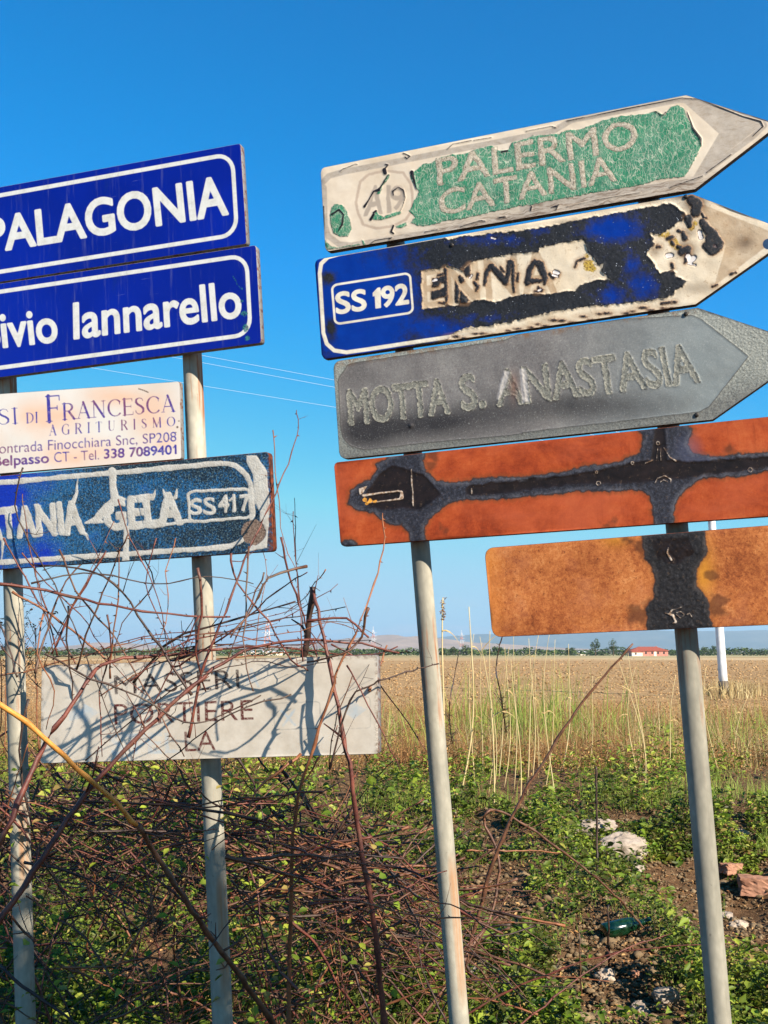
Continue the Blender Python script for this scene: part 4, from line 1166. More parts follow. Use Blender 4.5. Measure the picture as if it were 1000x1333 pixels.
def rust_mat(name, kind):
    n = NT(name)
    if kind == 1:
        cols = [(.36, S(92, 34, 14)), (.46, S(142, 54, 22)), (.54, S(168, 72, 32)), (.66, S(190, 98, 52))]
    else:
        cols = [(.38, S(98, 48, 24)), (.46, S(150, 80, 40)), (.53, S(184, 110, 58)), (.64, S(214, 148, 92))]
    a = n.noise(5, 7, .7, dist=.6); b = n.noise(40 if kind == 1 else 50, 7, .85); c = n.noise(140, 4, .85)
    wts = (.6, .26, .14) if kind == 1 else (.4, .36, .24)
    f = n.M('ADD', n.M('MULTIPLY', a, wts[0]), n.M('ADD', n.M('MULTIPLY', b, wts[1]), n.M('MULTIPLY', c, wts[2])))
    col = n.ramp(f, cols)
    if kind == 1:
        col = n.mix(n.rng(n.noise(3, 4, .6, n.mapv(n.co(), (1, 1, 3))), .45, .65, 0, .6), col, S(176, 84, 52))
        st = n.noise(8, 5, .7, n.mapv(n.co(), (8, 1, .5)))
        col = n.mix(n.rng(st, .58, .72, 0, .35), col, S(120, 46, 20))
    else:
        col = n.mix(n.rng(n.noise(105, 5, .88), .56, .64, 0, .85), col, S(84, 36, 18))
        col = n.mix(n.rng(n.noise(4, 5, .6), .5, .68, 0, .5), col, S(176, 112, 84))
        col = n.mix(n.M('MULTIPLY', n.att('Bs'), .7), col, S(206, 140, 40))
        col = n.mix(n.M('MULTIPLY', n.att('Lf'), .5), col, S(210, 128, 40))
    nz = n.noise(60, 6, .75)
    C = n.M('ADD', n.att('C'), n.M('MULTIPLY', n.M('SUBTRACT', nz, .5), 7))
    col = n.mix(n.M('MULTIPLY', n.rng(n.att('S2'), 3, -4), .7), col, S(78, 44, 26))
    col = n.mix(n.rng(n.M('ADD', n.att('C'), n.M('MULTIPLY', n.M('SUBTRACT', nz, .5), 18)), 7, 0, 0, .7), col, S(112, 62, 28))
    col = n.mix(n.rng(C, 2.5, .5), col, S(52, 44, 44))
    cn = n.noise(110, 6, .8)
    ch_ = n.ramp(cn, [(.32, S(20, 19, 22)), (.52, S(44, 45, 54)), (.72, S(84, 86, 98))] if kind == 1 else [(.32, S(16, 14, 14)), (.55, S(38, 36, 38)), (.75, S(78, 76, 78))])
    col = n.mix(n.rng(C, .6, -1.2), col, ch_)
    if kind == 1:
        col = n.mix(n.rng(n.att('Bs'), .3, 1, 0, .55), col, S(70, 74, 96))
    inn = n.rng(n.M('ADD', n.att('In'), n.M('MULTIPLY', n.M('SUBTRACT', nz, .5), 5)), 1.5, -1.5)
    incol = n.ramp(n.noise(25, 6, .7), [(.35, S(22, 15, 13)), (.7, S(42, 31, 28))])
    col = n.mix(inn, col, incol)
    col = n.mix(n.inside(n.att('W'), .9, n.noise(150), .9), col, n.mix(n.rng(n.noise(120, 4), .4, .6), S(214, 196, 178), S(150, 118, 90)))
    col = n.mix(n.inside(n.att('Y'), 1), col, S(214, 150, 60))
    cm = n.rng(C, 1, -1)
    ash = n.M('MULTIPLY', n.rng(C, -6, -1), n.rng(n.noise(26, 6, .75), .42, .62))
    col = n.mix(n.M('MULTIPLY', n.M('MULTIPLY', ash, n.rng(C, .5, -1)), .6), col, S(104, 104, 112) if kind == 1 else S(84, 76, 72))
    col = n.mix(n.M('MULTIPLY', n.rng(n.noise(75, 5, .85), .58, .66, 0, .7), n.rng(C, .5, -1)), col, S(88, 70, 56))
    hg = n.M('ADD', n.M('MULTIPLY', c, .4), n.M('MULTIPLY', n.M('MULTIPLY', cm, n.M('SUBTRACT', 1.0, inn)), cn))
    nrm = n.bump(hg, .5, .0012)
    rg = n.mixf(inn, n.mixf(cm, .82, .6), .4)
    return n.done(col, rg, 0, nrm, .25)


r9 = make_sign('rusted_sign', PL_R, T_R1, B_R1, (5, 0), .006, rust_mat('red_rust', 1), M_edge_r,
               'long red rusted blank board with a black cross-shaped burn', lay_r1)
r10 = make_sign('rusted_sign', PL_R, T_R2, B_R2, (11, 0), .009, rust_mat('orange_rust', 2), M_edge_r,
                'lowest orange rusted blank board, black burn over its pole', lay_r2)

# ------------------------------------------------------------------ posts
def ground_z(x, y):
    x = np.asarray(x, float); y = np.asarray(y, float)
    base = np.interp(y, [-30, 0, 3.5, 5, 9, 14, 30], [0, 0, -.02, 0.0, .22, .30, .30])
    fade = np.clip(1 - (y - 20) / 30, 0.0, 1)
    nb = (fbm(x * .6, y * .6, seed=301) - .5) * .22 * fade
    hol = -.34 * np.exp(-((x - 2.2) / .7) ** 2 - ((y - 7.4) / .8) ** 2)
    return base + nb + hol


def tube(bm, P, rad, seg=8, cap=True):
    rings = []
    P = [Vector(p) for p in P]
    up = Vector((.31, .2, .93)).normalized()
    for i, p in enumerate(P):
        d = (P[min(i + 1, len(P) - 1)] - P[max(i - 1, 0)]).normalized()
        a = d.cross(up)
        if a.length < .1: a = d.cross(Vector((1, 0, 0)))
        a.normalize(); b = d.cross(a).normalized()
        r = rad[i] if hasattr(rad, '__len__') else rad
        rings.append([bm.verts.new(p + (a * math.cos(2 * math.pi * k / seg) + b * math.sin(2 * math.pi * k / seg)) * r) for k in range(seg)])
    for A, B in zip(rings[:-1], rings[1:]):
        for k in range(seg): bm.faces.new((A[k], A[(k + 1) % seg], B[(k + 1) % seg], B[k]))
    if cap and seg > 2:
        bm.faces.new(rings[0][::-1]); bm.faces.new(rings[-1])


def post(pl, ptop, pbot, back, r, label, mat, up_extra=.0, zr=(0, .01)):
    A = hit(pl, *ptop, -back); B = hit(pl, *pbot, -back)
    d = (A - B).normalized()
    gz = float(ground_z(B.x, B.y)) - .15
    base = B - d * ((B.z - gz) / d.z)
    L = (A - base).length + up_extra
    root = empty('sign_post', base)
    root.rotation_euler = d.to_track_quat('Z', 'Y').to_euler()
    tag(root, label, 'post', 'galvanised posts of the road signs')
    bm = bmesh.new()
    tube(bm, [(0, 0, L * k / 90) for k in range(91)], r, 36, True)
    bm_obj('pole', bm, mat, root, True)
    me = root.children[0].data
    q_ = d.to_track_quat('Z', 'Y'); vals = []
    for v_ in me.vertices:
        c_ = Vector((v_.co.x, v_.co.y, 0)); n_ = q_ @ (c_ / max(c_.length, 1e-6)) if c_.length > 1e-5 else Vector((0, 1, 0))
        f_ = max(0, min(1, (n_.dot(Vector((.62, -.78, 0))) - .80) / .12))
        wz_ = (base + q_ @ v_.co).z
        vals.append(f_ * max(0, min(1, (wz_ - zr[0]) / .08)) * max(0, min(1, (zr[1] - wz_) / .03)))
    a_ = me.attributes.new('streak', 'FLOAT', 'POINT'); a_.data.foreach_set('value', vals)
    for p in root.children[0].data.polygons:
        if len(p.vertices) > 4: p.use_smooth = False
    bm = bmesh.new()
    r_ = bmesh.ops.create_cone(bm, segments=28, radius1=r * 1.08, radius2=r * .98, depth=.018, cap_ends=True)
    bmesh.ops.translate(bm, vec=(0, 0, L + .005), verts=bm.verts)
    bm_obj('cap', bm, M_rivet, root)
    return root


bk = .022 + .012 + .031
post(PL_L, (3, 270), (29, 1170), bk, .030, 'grey steel post at the left edge behind the blue signs', M_galv, zr=(.86, 1.14))
post(PL_L, (239, 215), (284, 1200), bk, .0295, 'grey steel post rising behind the PALAGONIA and MASSERIA signs', M_galv, zr=(.62, .96))
post(PL_R, (508, 230), (592, 1260), bk, .0285, 'grey steel post under the left half of the rusted board', M_galv, zr=(.6, 1.02))
post(PL_R, (836, 160), (936, 1320), bk + .002, .0305, 'darker grey post behind the black burn of both rusted boards', M_galv_dark)
for rt, pts in ((r1, [(4, 305), (243, 255)]), (r2, [(9, 440), (249, 400)]), (r3, [(-10, 560), ]), (r4, [(15, 680), (259, 655)]), (r5, [(271, 925)]),
                (r6, [(516, 260), (838, 195)]), (r7, [(524, 385), (848, 325)]), (r8, [(535, 525), (860, 475)]), (r9, [(542, 650), (875, 620)]), (r10, [(884, 755)])):
    for p in pts:
        clamp_part(rt[0], rt[1], rt[2], PL_R if rt[0] in (r6[0], r7[0], r8[0], r9[0], r10[0]) else PL_L, p[0], p[1], rt[0]['thick'])

# ------------------------------------------------------------------ ground, field, hills
def mat_ground():
    n = NT('soil_and_field')
    v = n.geo()
    sp = n.N.new('ShaderNodeSeparateXYZ'); n.set(sp.inputs[0], v)
    y = sp.outputs['Y']
    a = n.noise(1.1, 8, .7, v); b = n.noise(14, 8, .75, v); c = n.noise(70, 5, .8, v)
    soil = n.ramp(n.M('ADD', n.M('MULTIPLY', b, .6), n.M('MULTIPLY', c, .4)), [(.34, S(62, 44, 30)), (.5, S(104, 78, 54)), (.66, S(150, 120, 88))])
    fa = n.noise(.22, 6, .7, n.mapv(v, (.3, 1, 1))); fb = n.noise(3.2, 8, .8, v)
    ff = n.M('ADD', n.M('MULTIPLY', fa, .35), n.M('ADD', n.M('MULTIPLY', fb, .4), n.M('MULTIPLY', b, .25)))
    field = n.ramp(ff, [(.34, S(110, 80, 52)), (.48, S(162, 128, 86)), (.60, S(186, 152, 108)), (.72, S(208, 178, 134))])
    fur = n.noise(1.0, 3, .5, n.mapv(v, (.02, 2.2, 1)))
    field = n.mix(n.rng(fur, .52, .64, 0, .35), field, S(128, 96, 62))
    far = n.noise(.012, 5, .6, n.mapv(v, (.25, 1, 1)))
    field = n.mix(n.M('MULTIPLY', n.rng(y, 260, 420), n.rng(far, .44, .52)), field, S(96, 112, 62))
    field = n.mix(n.M('MULTIPLY', n.rng(y, 150, 230), n.rng(n.noise(.03, 4, .6, n.mapv(v, (.12, 1, 1))), .5, .56, 0, .7)), field, S(214, 192, 150))
    k = n.rng(n.M('ADD', y, n.M('MULTIPLY', n.M('SUBTRACT', a, .5), 8)), 12, 20)
    col = n.mix(k, soil, field)
    straw = n.M('MULTIPLY', n.rng(n.noise(30, 5, .8, n.mapv(v, (1, .35, 1))), .58, .66, 0, .7), n.rng(y, 8, 13))
    col = n.mix(straw, col, S(196, 174, 132))
    h = n.M('ADD', n.M('MULTIPLY', b, .5), n.M('ADD', n.M('MULTIPLY', c, .2), n.M('MULTIPLY', fb, .9)))
    return n.done(col, .95, 0, n.bump(h, .9, .05), .1)


M_ground = mat_ground()


def grid_rows():
    ys = list(np.arange(-40, 1, 2.5)) + list(np.arange(1, 3.6, .12)) + list(np.arange(3.6, 14, .035)) + list(np.arange(14, 30, .12))
    y = 30.0
    while y < 26000:
        ys.append(y); y *= 1.03
    return np.array(ys)


ys = grid_rows()
U = np.linspace(-1, 1, 221)
wid = np.where(ys < 3.6, 40, np.clip(4.5 + ys * .62, 0, 1e9))
wid = np.where(ys < 3.6, 6.8 + (3.6 - ys) * 2.0, wid)
Xg = wid[:, None] * U[None, :]
# outer columns fan out so that the sheet also closes the sides
Xg[:, 0] = -np.maximum(60, ys * 1.6 + 60); Xg[:, -1] = -Xg[:, 0]
Yg = np.repeat(ys[:, None], U.size, 1)
Zg = ground_z(Xg, Yg)
clod = (fbm(Xg * 7, Yg * 7, seed=305, octv=4) - .5) * .10 * np.clip((16 - Yg) / 4, 0, 1) * (Yg > 3)
furr = (fbm(Xg * 2.2, Yg * 2.2, seed=306, octv=3) - .5) * .10 * np.clip((Yg - 12) / 4, 0, 1) * np.clip((90 - Yg) / 40, 0, 1)
Zg = Zg + clod + furr
I = np.arange(Xg.size).reshape(Xg.shape)
F = np.stack([I[:-1, :-1], I[:-1, 1:], I[1:, 1:], I[1:, :-1]], -1).reshape(-1, 4)
g = mesh_np('ground', np.stack([Xg, Yg, Zg], -1).reshape(-1, 3), F, M_ground, smooth=True)
tag(g, kind='structure')


def gz(x, y):
    x = np.asarray(x, float); y = np.asarray(y, float)
    z = ground_z(x, y) + (fbm(x * 7, y * 7, seed=305, octv=4) - .5) * .10 * np.clip((16 - y) / 4, 0, 1) * (y > 3)
    return z + (fbm(x * 2.2, y * 2.2, seed=306, octv=3) - .5) * .10 * np.clip((y - 12) / 4, 0, 1) * np.clip((90 - y) / 40, 0, 1)


# the hills, real relief kilometres away
def hill_range(name, D, prof, depth, seed, col1, col2, rough_h):
    xs = np.linspace(-1.3 * D, 1.3 * D, 420); vs = np.linspace(0, 1, 26)
    px = 500 + FPX * xs / (D / math.cos(PITCH)) * 1.0
    P = np.array(prof, float)
    hp = np.interp(px, P[:, 0], P[:, 1])
    Hh = hp / FPX * D
    X = np.repeat(xs[:, None], 26, 1); V_ = np.repeat(vs[None], 420, 0)
    Y = D + V_ * depth
    nz = fbm(X / D * 22, V_ * 6, seed=seed, octv=5)
    prof_v = np.sin(np.clip(V_ / .62, 0, 1) * math.pi / 2) * np.where(V_ > .62, np.cos((V_ - .62) / .38 * math.pi / 2) ** .5, 1)
    Z = Hh[:, None] * prof_v * (1 - rough_h / 2 + nz * rough_h) * np.where(V_ < .62, .4 + .6 * V_ / .62 + .0, 1) - 2
    I_ = np.arange(X.size).reshape(X.shape)
    F_ = np.stack([I_[:-1, :-1], I_[1:, :-1], I_[1:, 1:], I_[:-1, 1:]], -1).reshape(-1, 4)
    n = NT(name + '_ground_cover')
    v = n.geo()
    f = n.noise(.0016, 9, .72, v)
    o = mesh_np(name, np.stack([X, Y, Z], -1).reshape(-1, 3), F_, n.done(n.ramp(f, [(.38, col1), (.6, col2)]), .95, 0, None, .05), smooth=True)
    return tag(o, kind='structure')


hill_range('hills', 6200, [(-1500, 4), (-300, 10), (0, 8), (60, 17), (120, 14), (200, 9), (260, 11), (340, 14), (430, 20), (480, 27), (510, 30), (545, 27), (600, 22), (640, 17), (700, 12), (760, 9), (850, 6), (1000, 5), (2500, 3)], 1800, 401, S(120, 100, 78), S(176, 146, 116), .55)
hill_range('hills', 11500, [(-1500, 6), (300, 6), (420, 18), (560, 24), (640, 30), (720, 33), (800, 35), (880, 36), (960, 36), (1050, 36), (1300, 36), (1700, 34), (2600, 24)], 3500, 431, S(60, 74, 56), S(104, 104, 84), .22)

# ------------------------------------------------------------------ vegetation materials
def leaf_mat(name, stops, trans=.35, rough_=.5):
    n = NT(name)
    r = n.att('rnd')
    col = n.ramp(r, stops)
    col = n.mix(n.rng(n.noise(9, 3, .6, n.geo()), .35, .7, 0, .3), col, stops[-1][1])
    n.done(col, rough_, 0, None, .3)
    tb = n.N.new('ShaderNodeBsdfTranslucent'); n.set(tb.inputs[0], col)
    ms = n.N.new('ShaderNodeMixShader'); ms.inputs[0].default_value = trans
    out = [x for x in n.N if x.type == 'OUTPUT_MATERIAL'][0]
    n.t.links.new(n.b.outputs[0], ms.inputs[1]); n.t.links.new(tb.outputs[0], ms.inputs[2]); n.t.links.new(ms.outputs[0], out.inputs[0])
    return n.m


M_leaf = leaf_mat('weed_leaves', [(0, S(36, 56, 18)), (.3, S(70, 98, 26)), (.6, S(112, 142, 38)), (.82, S(162, 178, 58)), (.93, S(176, 164, 84)), (1, S(150, 112, 70))])
M_dry = leaf_mat('dry_grass_blades', [(0, S(78, 56, 36)), (.35, S(126, 98, 60)), (.7, S(176, 150, 98)), (1, S(214, 196, 146))], .25, .7)
M_husk = leaf_mat('dead_leaves', [(0, S(84, 50, 30)), (.5, S(140, 96, 56)), (1, S(190, 150, 96))], .15, .8)
M_green = leaf_mat('green_grass_blades', [(0, S(60, 90, 30)), (.5, S(112, 138, 48)), (1, S(168, 176, 84))], .3, .6)
M_reed = leaf_mat('dry_reed', [(0, S(176, 144, 90)), (.5, S(206, 182, 128)), (1, S(226, 208, 160))], .2, .6)
M_tree = leaf_mat('far_foliage', [(0, S(34, 50, 26)), (.5, S(62, 80, 40)), (1, S(98, 112, 58))], .2, .8)


def leaves(name, P, size, mat, tilt=.9, rnd=None, aspect=.55, parent=None):
    """folded 6-point leaves, (n,3) centres"""
    n_ = len(P)
    th = rng.uniform(0, 2 * math.pi, n_)
    d = np.stack([np.cos(th), np.sin(th), rng.normal(0, .45, n_)], 1); d /= np.linalg.norm(d, axis=1)[:, None]
    up = np.stack([rng.normal(0, tilt * .5, n_) + .2, rng.normal(0, tilt * .5, n_) - .25, np.ones(n_)], 1)
    w = np.cross(d, up); w /= np.linalg.norm(w, axis=1)[:, None]
    nn = np.cross(w, d)
    s_ = (size * rng.uniform(.6, 1.35, n_))[:, None]
    asp = aspect * rng.uniform(.8, 1.2, n_)[:, None]
    fold = s_ * .12
    base = P - d * s_ * .5
    V = np.stack([base, P - d * s_ * .12 + w * s_ * asp * .5 + nn * fold, P + d * s_ * .22 + w * s_ * asp * .36 + nn * fold, P + d * s_ * .55 - nn * fold * .8,
                  P + d * s_ * .22 - w * s_ * asp * .36 + nn * fold, P - d * s_ * .12 - w * s_ * asp * .5 + nn * fold], 1).reshape(-1, 3)
    b = np.arange(n_)[:, None] * 6
    F_ = np.concatenate([b + np.array([[0, 1, 2, 3]]), b + np.array([[0, 3, 4, 5]])], 0)
    r = rng.uniform(0, 1, n_) if rnd is None else rnd
    return mesh_np(name, V, F_, mat, parent, {'rnd': np.repeat(r, 6)})


def blades(name, P, h, wdt, mat, lean=.35, rnd=None, seg=3, parent=None):
    n_ = len(P)
    th = rng.uniform(0, 2 * math.pi, n_); ln = np.abs(rng.normal(0, lean, n_))
    h = np.broadcast_to(h, (n_,)) * rng.uniform(.45, 1.2, n_)
    dx = np.cos(th) * ln; dy = np.sin(th) * ln
    fa = rng.uniform(0, math.pi, n_)
    wx, wy = np.cos(fa), np.sin(fa) * .4
    V = []
    for k in range(seg + 1):
        t = k / seg
        c = np.stack([P[:, 0] + dx * h * t * t, P[:, 1] + dy * h * t * t, P[:, 2] + h * t * (1 - .25 * ln * t)], 1)
        ww = (wdt * (1 - t * .92) * .5)
        V.append(c - np.stack([wx, wy, 0 * wx], 1) * np.reshape(ww, (-1, 1)) if np.ndim(ww) else c - np.stack([wx, wy, 0 * wx], 1) * ww)
        V.append(c + np.stack([wx, wy, 0 * wx], 1) * ww)
    V = np.stack(V, 1).reshape(-1, 3)
    m = 2 * (seg + 1)
    b = np.arange(n_)[:, None] * m
    F_ = np.concatenate([b + np.array([[2 * k, 2 * k + 1, 2 * k + 3, 2 * k + 2]]) for k in range(seg)], 0)
    r = rng.uniform(0, 1, n_) if rnd is None else rnd
    return mesh_np(name, V, F_, mat, parent, {'rnd': np.repeat(r, m)})


def from_px(px, py):
    """photo pixels below the horizon -> ground points (iterated on the relief)"""
    X = (px - 500) / FPX; Y = (666.5 - py) / FPX
    D = X[:, None] * np.array(RT) + Y[:, None] * np.array(UP) + np.array(FW)
    z = np.zeros(len(px)) + .1
    for _ in range(6):
        k = (z - EYE.z) / D[:, 2]
        P = np.array(EYE) + D * k[:, None]
        z = .5 * z + .5 * ground_z(P[:, 0], P[:, 1])
    P[:, 2] = gz(P[:, 0], P[:, 1])
    return P


def ell(px, py, L):
    m = np.zeros(len(px))
    for cx, cy, rx, ry in L:
        m = np.maximum(m, 1 - ((px - cx) / rx) ** 2 - ((py - cy) / ry) ** 2)
    return m


BARE = [(790, 1255, 95, 50), (690, 1200, 60, 45), (800, 1330, 110, 45), (655, 1150, 40, 25), (830, 1075, 60, 14), (540, 1230, 45, 40), (640, 1290, 50, 30), (990, 1180, 50, 40)]

# leafy weeds, bank in front of the field
N = 230000
px = rng.uniform(-180, 1200, N); py = 962 + (1460 - 962) * rng.uniform(0, 1, N) ** .95
P = from_px(px, py)
den = fbm(P[:, 0] * 1.6, P[:, 1] * 1.6, seed=501, octv=3)
bare = ell(px, py, BARE) + (fbm(px * .03, py * .03, seed=502) - .5) * 1.3
keep = (den > .365 + .10 * (py < 985)) & (bare < .17) & (rng.uniform(0, 1, N) < np.where(px < 480, .85, 1))
P = P[keep]; den = den[keep]
hgt = np.clip(den - .36, 0, .4) * 1.15 + .02
P[:, 2] += rng.uniform(.05, 1, len(P)) ** .7 * hgt
rnd = np.clip(fbm(P[:, 0] * 3, P[:, 1] * 3, seed=503) * .9 + rng.normal(0, .22, len(P)) - .08 + np.clip((P[:, 1] - 9) / 9, 0, .5), 0, 1)
sz = rng.choice([.021, .03, .046, .066], len(P), p=[.46, .34, .16, .04]) * np.clip(P[:, 1] / 7, .85, 1.3)
tag(leaves('weeds', P, sz, M_leaf, rnd=rnd), kind='stuff', label='low green leafy weeds covering the bank')
# weed stems
st = P[rng.choice(len(P), 9000, False)].copy(); st[:, 2] = gz(st[:, 0], st[:, 1])
tag(blades('weed_stems', st, .16, .004, M_green, .6), kind='stuff')
# green grass tufts among the weeds and right side
px = rng.uniform(-100, 1150, 24000); py = rng.uniform(955, 1120, 24000)
P = from_px(px, py); d = fbm(P[:, 0] * .8, P[:, 1] * .8, seed=511); P = P[(d > .58)]
tag(blades('green_grass', P, .22, .007, M_green, .45), kind='stuff')
# dry grass belt along the field edge
px = rng.uniform(-150, 1150, 60000); py = 893 + 110 * rng.uniform(0, 1, 60000) ** 1.15
P = from_px(px, py); P = P[P[:, 1] < 34]; d = fbm(P[:, 0] * .5, P[:, 1] * .5, seed=515)
hh = (.2 + .5 * np.clip(d - .3, 0, .5)) * np.clip((30 - P[:, 1]) / 14, .25, 1)
d2 = fbm(P[:, 0] * 2.2, P[:, 1] * 2.2, seed=516)
sel = rng.uniform(0, 1, len(P)) < np.clip((d2 - .3) * 3.2, .12, 1)
P = P[sel]; hh = hh[sel] * (.6 + d2[sel]); d = d[sel]
tag(blades('dry_grass', P, hh, .008, M_dry, .85, rnd=np.clip(d * .7 + rng.normal(.05, .28, len(P)), 0, 1)), kind='stuff')
px = np.concatenate([rng.uniform(-150, 1150, 17000), rng.uniform(520, 820, 9000)]); py = rng.uniform(928, 1003, 26000); P = from_px(px, py)
P = P[fbm(P[:, 0] * 1.3, P[:, 1] * 1.3, seed=518) > .45]
tag(blades('dead_brush', P, .42, .007, M_husk, .6, rnd=rng.uniform(0, .8, len(P))), kind='stuff')
# dead reddish leaves and husks in the belt
px = rng.uniform(-150, 1150, 26000); py = 925 + 90 * rng.uniform(0, 1, 26000)
P = from_px(px, py); P[:, 2] += rng.uniform(0, .3, len(P))
tag(leaves('dead_leaves', P, .035, M_husk, aspect=.4), kind='stuff')
# litter of dead leaves on the bare soil
px = rng.uniform(-100, 1100, 9000); py = rng.uniform(1000, 1400, 9000)
P = from_px(px, py); P[:, 2] += .012
tag(leaves('leaf_litter', P, .022, M_husk, tilt=.5, aspect=.5), kind='stuff')


# soil clods: small broken lumps, real geometry
def lumps(name, P, size, mat, flat=.7):
    n_ = len(P)
    base = np.array([(1, 0, 0), (-1, 0, 0), (0, 1, 0), (0, -1, 0), (0, 0, 1), (0, 0, -1), (.6, .6, .5), (-.6, .6, .5), (.6, -.6, .5), (-.6, -.6, .5)], float)
    tri = np.array([(0, 6, 8), (6, 4, 8), (0, 2, 6), (2, 4, 6), (2, 7, 4), (2, 1, 7), (1, 9, 7), (7, 9, 4), (1, 3, 9), (3, 8, 9), (9, 8, 4), (3, 0, 8), (0, 5, 2), (2, 5, 1), (1, 5, 3), (3, 5, 0)])
    s_ = (np.broadcast_to(size, (n_,)) * rng.uniform(.4, 1.5, n_))[:, None, None]
    a = rng.uniform(0, 2 * math.pi, n_)
    V = base[None] * rng.uniform(.6, 1.3, (n_, 10, 1)) * rng.uniform(.6, 1.2, (n_, 1, 3))
    V[..., 2] *= flat
    x = V[..., 0] * np.cos(a)[:, None] - V[..., 1] * np.sin(a)[:, None]; y_ = V[..., 0] * np.sin(a)[:, None] + V[..., 1] * np.cos(a)[:, None]
    V = np.stack([x, y_, V[..., 2]], -1) * s_ + P[:, None, :]
    F_ = (np.arange(n_)[:, None, None] * 10 + tri[None]).reshape(-1, 3)
    return mesh_np(name, V.reshape(-1, 3), F_, mat, None, {'rnd': np.repeat(rng.uniform(0, 1, n_), 10)})


n = NT('soil_clods')
cc = n.mix(n.att('rnd'), S(88, 70, 50), S(150, 128, 98))
cc = n.mix(n.rng(n.noise(60, 6, .8, n.geo()), .45, .65, 0, .5), cc, S(70, 50, 34))
M_clod = n.done(cc, .95, 0, n.bump(n.noise(90, 6, .8, n.geo()), .8, .01), .1)
px = rng.uniform(430, 1080, 26000); py = rng.uniform(1040, 1420, 26000)
b_ = ell(px, py, BARE) + (fbm(px * .03, py * .03, seed=502) - .5) * .8
k_ = b_ > -.15; P = from_px(px[k_], py[k_])
P[:, 2] += .004
tag(lumps('soil_clods', P, rng.choice([.008, .014, .022, .035], len(P), p=[.58, .32, .085, .015]), M_clod), kind='stuff')
n = NT('field_clods')
cc = n.ramp(n.att('rnd'), [(0, S(108, 80, 52)), (.5, S(158, 124, 84)), (1, S(190, 156, 112))])
M_fc = n.done(cc, .95, 0, n.bump(n.noise(40, 4, .7, n.geo()), .6, .02), .1)
px = rng.uniform(-150, 1150, 34000); py = 858 + 90 * rng.uniform(0, 1, 34000) ** .8
P = from_px(px, py)
tag(lumps('field_clods', P, np.clip(P[:, 1] * .0011, .015, .16), M_fc, .55), kind='stuff')

# ------------------------------------------------------------------ brambles
def cane_mat(name, a, b, k=1.0):
    n = NT(name)
    v = n.geo()
    f = n.noise(28, 6, .7, v)
    col = n.ramp(f, [(.32, S(*a, k)), (.62, S(*b, k))])
    col = n.mix(n.rng(n.noise(7, 4, .6, v), .55, .7, 0, .6), col, S(96, 84, 70, k))
    return n.done(col, .5, 0, n.bump(n.noise(160, 5, .7, v), .5, .002), .4)


M_red = cane_mat('red_bramble_bark', (58, 26, 22), (118, 64, 50))
M_brown = cane_mat('brown_bramble_bark', (50, 30, 22), (112, 74, 52))
M_tan = cane_mat('tan_bramble_bark', (92, 52, 34), (150, 96, 62))
M_dark = cane_mat('dark_bramble_bark', (30, 22, 20), (74, 52, 42))
M_yel = cane_mat('yellow_cane_bark', (168, 100, 36), (214, 150, 70))


def smooth_path(P, n_=None, seed=0, wob=.006):
    P = [Vector(p) for p in P]
    if len(P) == 2: P = [P[0], P[0].lerp(P[1], .5), P[1]]
    out = []
    rr = random.Random(seed)
    for i in range(len(P) - 1):
        p0 = P[max(i - 1, 0)]; p1 = P[i]; p2 = P[i + 1]; p3 = P[min(i + 2, len(P) - 1)]
        m = max(3, int((p2 - p1).length / .035))
        for k in range(m):
            t = k / m
            q = .5 * ((2 * p1) + (-p0 + p2) * t + (2 * p0 - 5 * p1 + 4 * p2 - p3) * t * t + (-p0 + 3 * p1 - 3 * p2 + p3) * t ** 3)
            out.append(q + Vector((rr.uniform(-1, 1), rr.uniform(-1, 1), rr.uniform(-1, 1))) * wob * .5)
    out.append(P[-1])
    return out


def cane_geo(bm, P, r0, r1, seed=0, thorns=True, twigs=0.0, seg=6, twig_len=.12):
    rr = random.Random(seed)
    Q = smooth_path(P, seed=seed)
    n_ = len(Q)
    rad = [r0 + (r1 - r0) * (i / (n_ - 1)) for i in range(n_)]
    rad = [r * (1.25 if (i % 5 == 0) else 1) * rr.uniform(.92, 1.08) for i, r in enumerate(rad)]
    tube(bm, Q, rad, seg)
    for i in range(1, n_ - 1):
        d = (Q[i + 1] - Q[i - 1]).normalized()
        if thorns and rr.random() < .55:
            a = Vector((rr.uniform(-1, 1), rr.uniform(-1, 1), rr.uniform(-1, 1)))
            a = (a - d * a.dot(d)).normalized()
            L = rr.uniform(.005, .011)
            b = d.cross(a) * rad[i] * .6
            v = [bm.verts.new(Q[i] + a * rad[i] * .5 + b - d * .0022), bm.verts.new(Q[i] + a * rad[i] * .5 - b - d * .0022), bm.verts.new(Q[i] + a * rad[i] * .5 + d * .003), bm.verts.new(Q[i] + a * (rad[i] + L) - d * L * .4)]
            for f in ((0, 1, 3), (1, 2, 3), (2, 0, 3)): bm.faces.new([v[j] for j in f])
        if rr.random() < twigs:
            a = Vector((rr.uniform(-1, 1), rr.uniform(-.6, .6), rr.uniform(-.3, 1)))
            a = (a - d * a.dot(d) * .5).normalized()
            L = twig_len * rr.uniform(.35, 1.2)
            e1 = Q[i] + (a * .8 + d * .4) * L * .5
            e2 = Q[i] + (a + d * .3 + Vector((0, 0, rr.uniform(-.2, .4)))) * L
            tube(bm, [Q[i], e1, e2], [rad[i] * .5, rad[i] * .38, rad[i] * .2], 4)
            if rr.random() < .6:
                e3 = e1 + Vector((rr.uniform(-1, 1), rr.uniform(-.5, .5), rr.uniform(-.2, 1))).normalized() * L * .4
                tube(bm, [e1, e3], [rad[i] * .33, rad[i] * .18], 3)


_seed = [1000]


